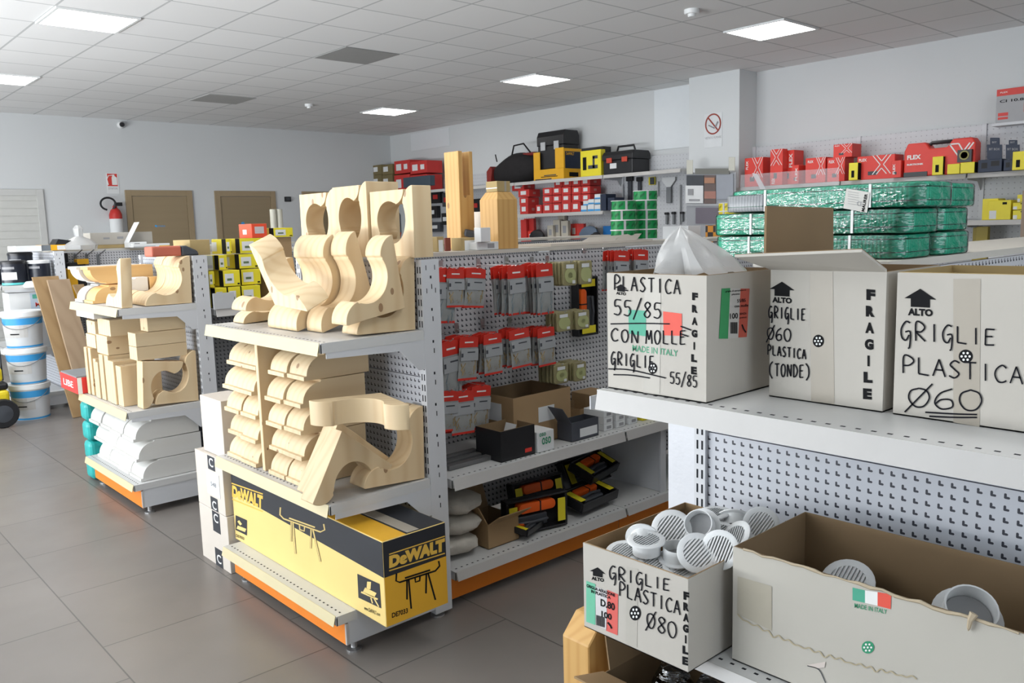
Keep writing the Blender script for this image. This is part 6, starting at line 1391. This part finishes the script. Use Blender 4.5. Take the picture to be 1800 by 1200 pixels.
for i in range(2): MB().lathe([(.035, 0), (.035, p.z-1.40), (.028, p.z-1.40), (.028, 0)], 16, (p.x-.04+.075*i, 8.7, 1.40)).build('pipe', mat('ivory pipe', (.6, .58, .48), .4), t, smooth=True)
for (u, v, w_, h_, lb, m) in ((395, 414, .16, .04, 'grey wrapped packet lying behind the top yellow cartons', LGREY), (416, 412, .18, .045, 'second grey wrapped packet behind the top yellow cartons', PVC)):
    p = PY(u, v, 4.98); o = B(-w_/2, w_/2, -.05, .05, 0, h_).build('grey_packet', m, bevel=.01); o.location = (p.x, 5.1, 1.404); o.location.z = 1.404; tag(o, lb, 'packet')
# red sanding pack on the corbels
p = PY(300, 447, 4.75); t = thing('sanding_pack', 'red-brown packet with a black end on top of the three matching corbels', 'packet', (1.72, 4.74, 1.393)); B(-.10, .06, -.06, .06, 0, .055).build('packet_body', mat('brick red packet', (.50, .13, .08), .6), t, bevel=.008); k = MB(); k.prism([(.061, .0), (.16, .0), (.15, .025), (.09, .055), (.061, .055)], 1, -.06, .06); k.build('black_end', DGREY, t, bevel=.008)
# red box overhanging the left middle shelf
a, b = PX(172, 665, 1.45), PX(118, 665, 1.45); t = carton('red_box', 'bright red box with white lettering jutting out past the left middle shelf', 'box', 1.375, 1.62, 5.43, 5.78, .577, .675, mat('signal red box', (.72, .035, .03), .4))
lab(t, 'y', .02, .12, .0, 1, PAPER); B(-t['sx']+.004, t['sx']-.004, -t['sy']+.004, t['sy']-.004, t['sz'], t['sz']+.008).build('grey_lid', GREY, t); ltext(t, 'x', 'LIBE', .2, .8, .3, .7); scrub(t)
# turquoise bags behind the left end unit
for i in range(4):
    o = B(-.12, .12, -.07, .07, 0, .12).build('turquoise_bag', mat('turquoise printed bag', (.02, .38, .36), .4, var=.5, scale=14), bevel=.03, seg=3); o.location = (1.56, 5.60+.004*i, .003+.124*i); tag(o, 'turquoise bag stacked behind the white mouldings, %s from the floor' % ORD[i], 'bag', 'turquoise bags beside the left end unit')
# ---------------------------------------------------------------- buckets, planks, pressure washer
BLUEB = mat('blue bucket band', (.05, .33, .68), .4)
r0 = .155
def bucket(z, lb, first):
    if first is not None: return dup(first, (1.655, 7.98, z), None, lb)
    t = thing('paint_bucket', lb, 'bucket', (1.655, 7.98, z), 0, 'paint buckets stacked on the floor'); R = .155
    MB().lathe([(0, 0), (R*.86, 0), (R*.97, .26), (R*.97, .265), (0, .265)], 28).build('bucket_body', mat('white bucket', (.60, .62, .64), .4), t, smooth=True)
    MB().lathe([(R*.985, .262), (R*1.03, .262), (R*1.03, .30), (R*.98, .305), (R*.9, .30), (0, .30)], 28).build('lid', PVC, t, smooth=True)
    MB().lathe([(R*.945, .195), (R*.97, .25)], 28).build('blue_band', BLUEB, t, smooth=True); MB().lathe([(R*.862, .004), (R*.875, .02)], 28).build('blue_rim', BLUEB, t, smooth=True)
    k = MB(); n = 9
    k.add([(R*.905*math.cos(a)*1.0, R*.905*math.sin(a), .09) for a in np.linspace(PI*.98, PI*1.5, n)]+[(R*.96*math.cos(a), R*.96*math.sin(a), .19) for a in np.linspace(PI*.98, PI*1.5, n)], [(i, i+1, n+i+1, n+i) for i in range(n-1)]); k.build('paper_label', mat('bucket label', (.55, .54, .52), .5), t)
    k = MB(); k.add([(R*.935*math.cos(a)*1.0, R*.935*math.sin(a), .115) for a in np.linspace(PI*1.2, PI*1.36, 5)]+[(R*.94*math.cos(a), R*.94*math.sin(a), .125) for a in np.linspace(PI*1.2, PI*1.36, 5)], [(i, i+1, 6+i, 5+i) for i in range(4)]); k.build('black_line', PRINT, t)
    k = MB(); k.tube([(R*1.0*math.cos(a), R*1.0*math.sin(a), .25-.09*math.sin((a-PI*.9)/(PI*.9)*PI)) for a in np.linspace(PI*.9, PI*1.8, 14)], .0025, 5); k.build('handle', GREY, t)
    return t
bk = bucket(0.001, 'white and blue paint bucket, bottom of the stack of three on the floor', None); bucket(.307, 'white and blue paint bucket, middle of the stack of three', bk); bucket(.613, 'white and blue paint bucket, top of the stack of three', bk)
def leaning(label, ub, vb, ut, vt, y0, y1, w_, th, m):
    a = PZ(ub, vb, .003); b = PY(ut, vt, y1); k = MB()
    a = Vector((a.x, y0, .003)); d = Vector((w_, 0, 0)); nrm = (b-a).cross(d).normalized()*th
    k.slab(a, a+d, b+d, b, nrm); o = k.build('wooden_plank', m, bevel=.002, seg=1)
    return tag(o, label, 'plank', 'planks leaning in the left corner')
leaning('wide olive-brown plank leaning behind the paint buckets', 120, 730, 56, 487, 7.66, 7.80, .20, .02, PLANKO)
leaning('grey-brown plank leaning on the wide olive-brown one', 134, 725, 83, 492, 7.60, 7.74, .17, .035, PLANKM)
leaning('narrow brown plank leaning behind the left end unit', 172, 690, 128, 500, 7.9, 8.15, .09, .03, PLANKO)
t = thing('pressure_washer', 'yellow and black pressure washer on wheels at the left edge', 'pressure washer', (1.36, 7.86, 0))
B(-.18, .10, -.12, .16, .10, .30).build('body', mat('washer yellow', (.75, .58, .02), .4), t, bevel=.03, seg=3); B(-.17, .10, -.10, .15, .30, .36).build('black_top', BLACKS, t, bevel=.02); B(-.15, .07, -.08, .12, .37, .48).build('yellow_hood', mat('washer yellow', (.75, .58, .02), .4), t, bevel=.02)
for x_ in (-.02, ):
    MB().lathe([(0, -.03), (.11, -.03), (.118, -.015), (.118, .02), (.11, .03), (0, .03)], 24, (.03, 0, .118), 1).xf(Matrix.Translation((0, -.145, 0))).build('wheel', BLACK, t, smooth=True); MB().lathe([(0, -.182), (.05, -.18), (.07, -.176)], 20, (.03, 0, .118), 1).build('hub', DGREY, t, smooth=True)
k = MB(); k.tube([(.02, .05, .36), (.02, .06, .95), (-.2, .06, .95)], .014, 8); k.tube([(.09, .05, .36), (.09, .06, .7)], .008, 8); k.build('push_handle', BLACKS, t, smooth=True); k = MB(); k.tube([(.05, -.02, .36), (.06, -.05, .6), (.06, .0, .75)], .012, 8); k.build('lance', LGREY, t, smooth=True)
# cans on the farthest end unit
CANB = mat('black can label', (.015, .018, .028), .35)
def can(label, x, y, z, r, h, lid, paper, teal):
    t = thing('paint_can', label, 'paint can', (x, y, z), 0, 'black paint cans on the far left shelf')
    MB().lathe([(0, 0), (r, 0), (r, h), (0, h)], 24).build('can_body', CANB, t, smooth=True)
    MB().lathe([(r*1.02, h-.004), (r*1.04, h+.015), (r*.95, h+.025), (0, h+.022)], 24).build('lid', lid, t, smooth=True)
    if paper:
        k = MB(); n = 6; k.add([((r+.001)*math.cos(a), (r+.001)*math.sin(a), h*.25) for a in np.linspace(PI*1.05, PI*1.5, n)]+[((r+.001)*math.cos(a), (r+.001)*math.sin(a), h*.6) for a in np.linspace(PI*1.05, PI*1.5, n)], [(i, i+1, n+i+1, n+i) for i in range(n-1)]); k.build('paper_label', PAPER, t)
    k = MB(); n = 6; k.add([((r+.001)*math.cos(a), (r+.001)*math.sin(a), h*.74) for a in np.linspace(PI*1.1, PI*1.45, n)]+[((r+.001)*math.cos(a), (r+.001)*math.sin(a), h*.85) for a in np.linspace(PI*1.1, PI*1.45, n)], [(i, i+1, n+i+1, n+i) for i in range(n-1)]); k.build('label_band', PRINTG, t)
    if teal: MB().lathe([(r+.001, .002), (r+.001, .02)], 24).build('teal_band', mat('teal band', (.1, .5, .5), .4), t, smooth=True)
    return t
can('black paint can with a white paper label and black lid, left one', 1.70, 8.32, 1.122, .098, .185, BLACKS, True, True); can('black paint can with a white lid, behind the plank top', 1.895, 8.31, 1.122, .088, .18, PVC, False, False); can('black paint can behind the one with the paper label', 1.84, 8.70, 1.122, .10, .25, BLACKS, False, False)
can('partly cut paint can at the left edge of the far shelf', 1.60, 8.6, 1.122, .09, .14, PVC, True, False)
t = carton('white_carton', 'white carton with red and green print under the black paint cans', 'box', 1.62, 1.98, 8.22, 8.46, .90, 1.085, PAPER); t.location.z = .87; lab(t, 'y', .45, .95, .08, .95, mat('pale blue print', (.5, .58, .68), .5), 'pale_panel'); ltext(t, 'y', 'MEA', .55, .85, .3, .5, REDPR, eps=.0018); lab(t, 'y', .5, .62, .68, .88, mat('teal square print', (.1, .4, .3), .5), 'teal_square', .0016); scrub(t)
t = thing('carton_crate', 'plain grey crate supporting the white carton under the paint cans', 'crate', (1.80, 8.34, .561)); B(-.18, .18, -.12, .12, 0, .307).build('crate_body', LGREY, t, bevel=.004)
t = thing('white_tub', 'small white tub beside the plank tops', 'tub', (1.80, 8.16, 1.10)); MB().lathe([(0, 0), (.07, 0), (.075, .02), (.05, .05), (0, .055)], 20).build('tub_body', PVC, t, smooth=True)
# on top of the farthest run
ZF = 1.405
def far(name, label, u0, u1, vt, vb, y, dep, m, cat='box', labels=(), z0=ZF):
    a = PY(u0, vb, y).x; b = PY(u1, vb, y).x; zb = z0 if z0 is not None else PY((u0+u1)/2, vb, y).z; z1 = PY((u0+u1)/2, vt, y).z
    t = carton(name, label, cat, a, b, y, y+dep, zb, max(z1, zb+.02), m)
    for L in labels: lab(t, *L)
    return t
t = far('white_carton', 'long white carton lying on top of the far left unit', 28, 74, 432, 444, 8.35, .3, PVC, labels=()); scrub(t)
t = far('tool_carton', 'grey and yellow tool carton on top of the far left unit', 74, 118, 430, 444, 8.36, .2, AMBER); lab(t, 'y', 0, .36, 0, 1, mat('slate grey carton', (.16, .18, .2), .5), 'grey_end'); lab(t, 'y', .62, .95, .1, .85, PAPER); sz = t['sz']; sx = t['sx']; k = MB(); k.slab((sx*.1, -.1, sz), (sx, -.1, sz), (sx+.06, -.1, sz+.03), (sx*.4, -.1, sz+.05), (0, .2, 0)); k.build('open_flap', BLACK, t); scrub(t)
t = far('kraft_carton', 'long kraft carton under the long white one on the far run', 158, 232, 430, 442, 8.66, .25, KRAFTY); zk = t.location.z+t['sz']; scrub(t)
t = far('white_carton', 'long white carton with grey print on the far run', 160, 269, 408, 430, 8.67, .22, CARD, z0=zk+.002); lab(t, 'y', .2, .3, .45, .6, PRINTG, 'print'); lab(t, 'y', .42, .52, .45, .65, PRINTG, 'print'); scrub(t)
t = far('white_carton', 'open white carton with a raised flap before the long one', 228, 259, 425, 441, 8.5, .14, PVC)
sx, sy, sz = t['sx'], t['sy'], t['sz']; k = MB(); k.slab((-sx, -sy, sz), (-sx, sy, sz), (-sx+.11, sy, sz+.19), (-sx+.11, -sy, sz+.19), (.004, 0, 0)); k.build('raised_flap', PAPER, t); lab(t, 'y', .3, .6, .5, .8, PRINTG, 'print'); scrub(t)
t = far('white_carton', 'flat white carton with an orange print on the far run, right of the open one', 236, 300, 428, 449, 8.42, .2, PVC); lab(t, 'y', .0, .6, .0, .38, LGREY, 'grey_band'); lab(t, 'y', .7, 1, .0, .35, AMBER, 'orange_print'); scrub(t)
t = thing('clear_bag', 'clear crumpled plastic bag standing at the left end of the far run', 'bag', PY(140, 432, 8.42)); t.location.z = ZF; k = MB(); k.lathe([(0, .0), (.15, .0), (.16, .04), (.10, .09), (.035, .12), (.045, .19), (.02, .22), (0, .18)], 7); k.build('bag_film', FILM, t, smooth=True)
p = PY(118, 455, 8.4); t = thing('black_packet', 'black packet hanging on the far pegboard beside the post', 'packet', (p.x, 8.62, p.z-.12)); B(-.05, .06, -.03, .02, 0, .17).build('packet_body', BLACK, t, bevel=.005)
for i, u in enumerate((133, 153, 173)):
    p = PY(u, 450, 8.62); t = thing('display_hook', 'empty long pegboard hook on the far run, %s from the left' % ORD[i], 'hook', (p.x, 8.642, p.z), 0, 'empty hooks on the far pegboard'); k = MB(); k.tube([(0, 0, .0), (0, -.25, .06)], .006, 6); k.box(-.012, .012, -.02, 0, -.1, .02); k.build('wire', GREY, t)
for (u0, u1, v0, v1, m, lb) in ((123, 140, 472, 520, AMBER, 'yellow'), (128, 158, 462, 474, BLACK, 'black and yellow')):
    p = PY((u0+u1)/2, v1, 8.3); w_ = PY(u1, v1, 8.3).x-PY(u0, v1, 8.3).x; h_ = PY(u0, v0, 8.3).z-p.z; t = thing('tool_packet', lb+' tool packet on the far run behind the white mouldings', 'packet', (p.x, 8.35+.11*(u0 == 128), .906)); B(-w_/2, w_/2, -.05, .05, 0, p.z+h_-.906).build('packet_body', m, t, bevel=.008)
    if lb == 'black and yellow': B(0, w_/2+.03, -.055, .045, p.z+h_-.906-.02, p.z+h_-.906+.03).build('yellow_tip', AMBER, t, bevel=.008)
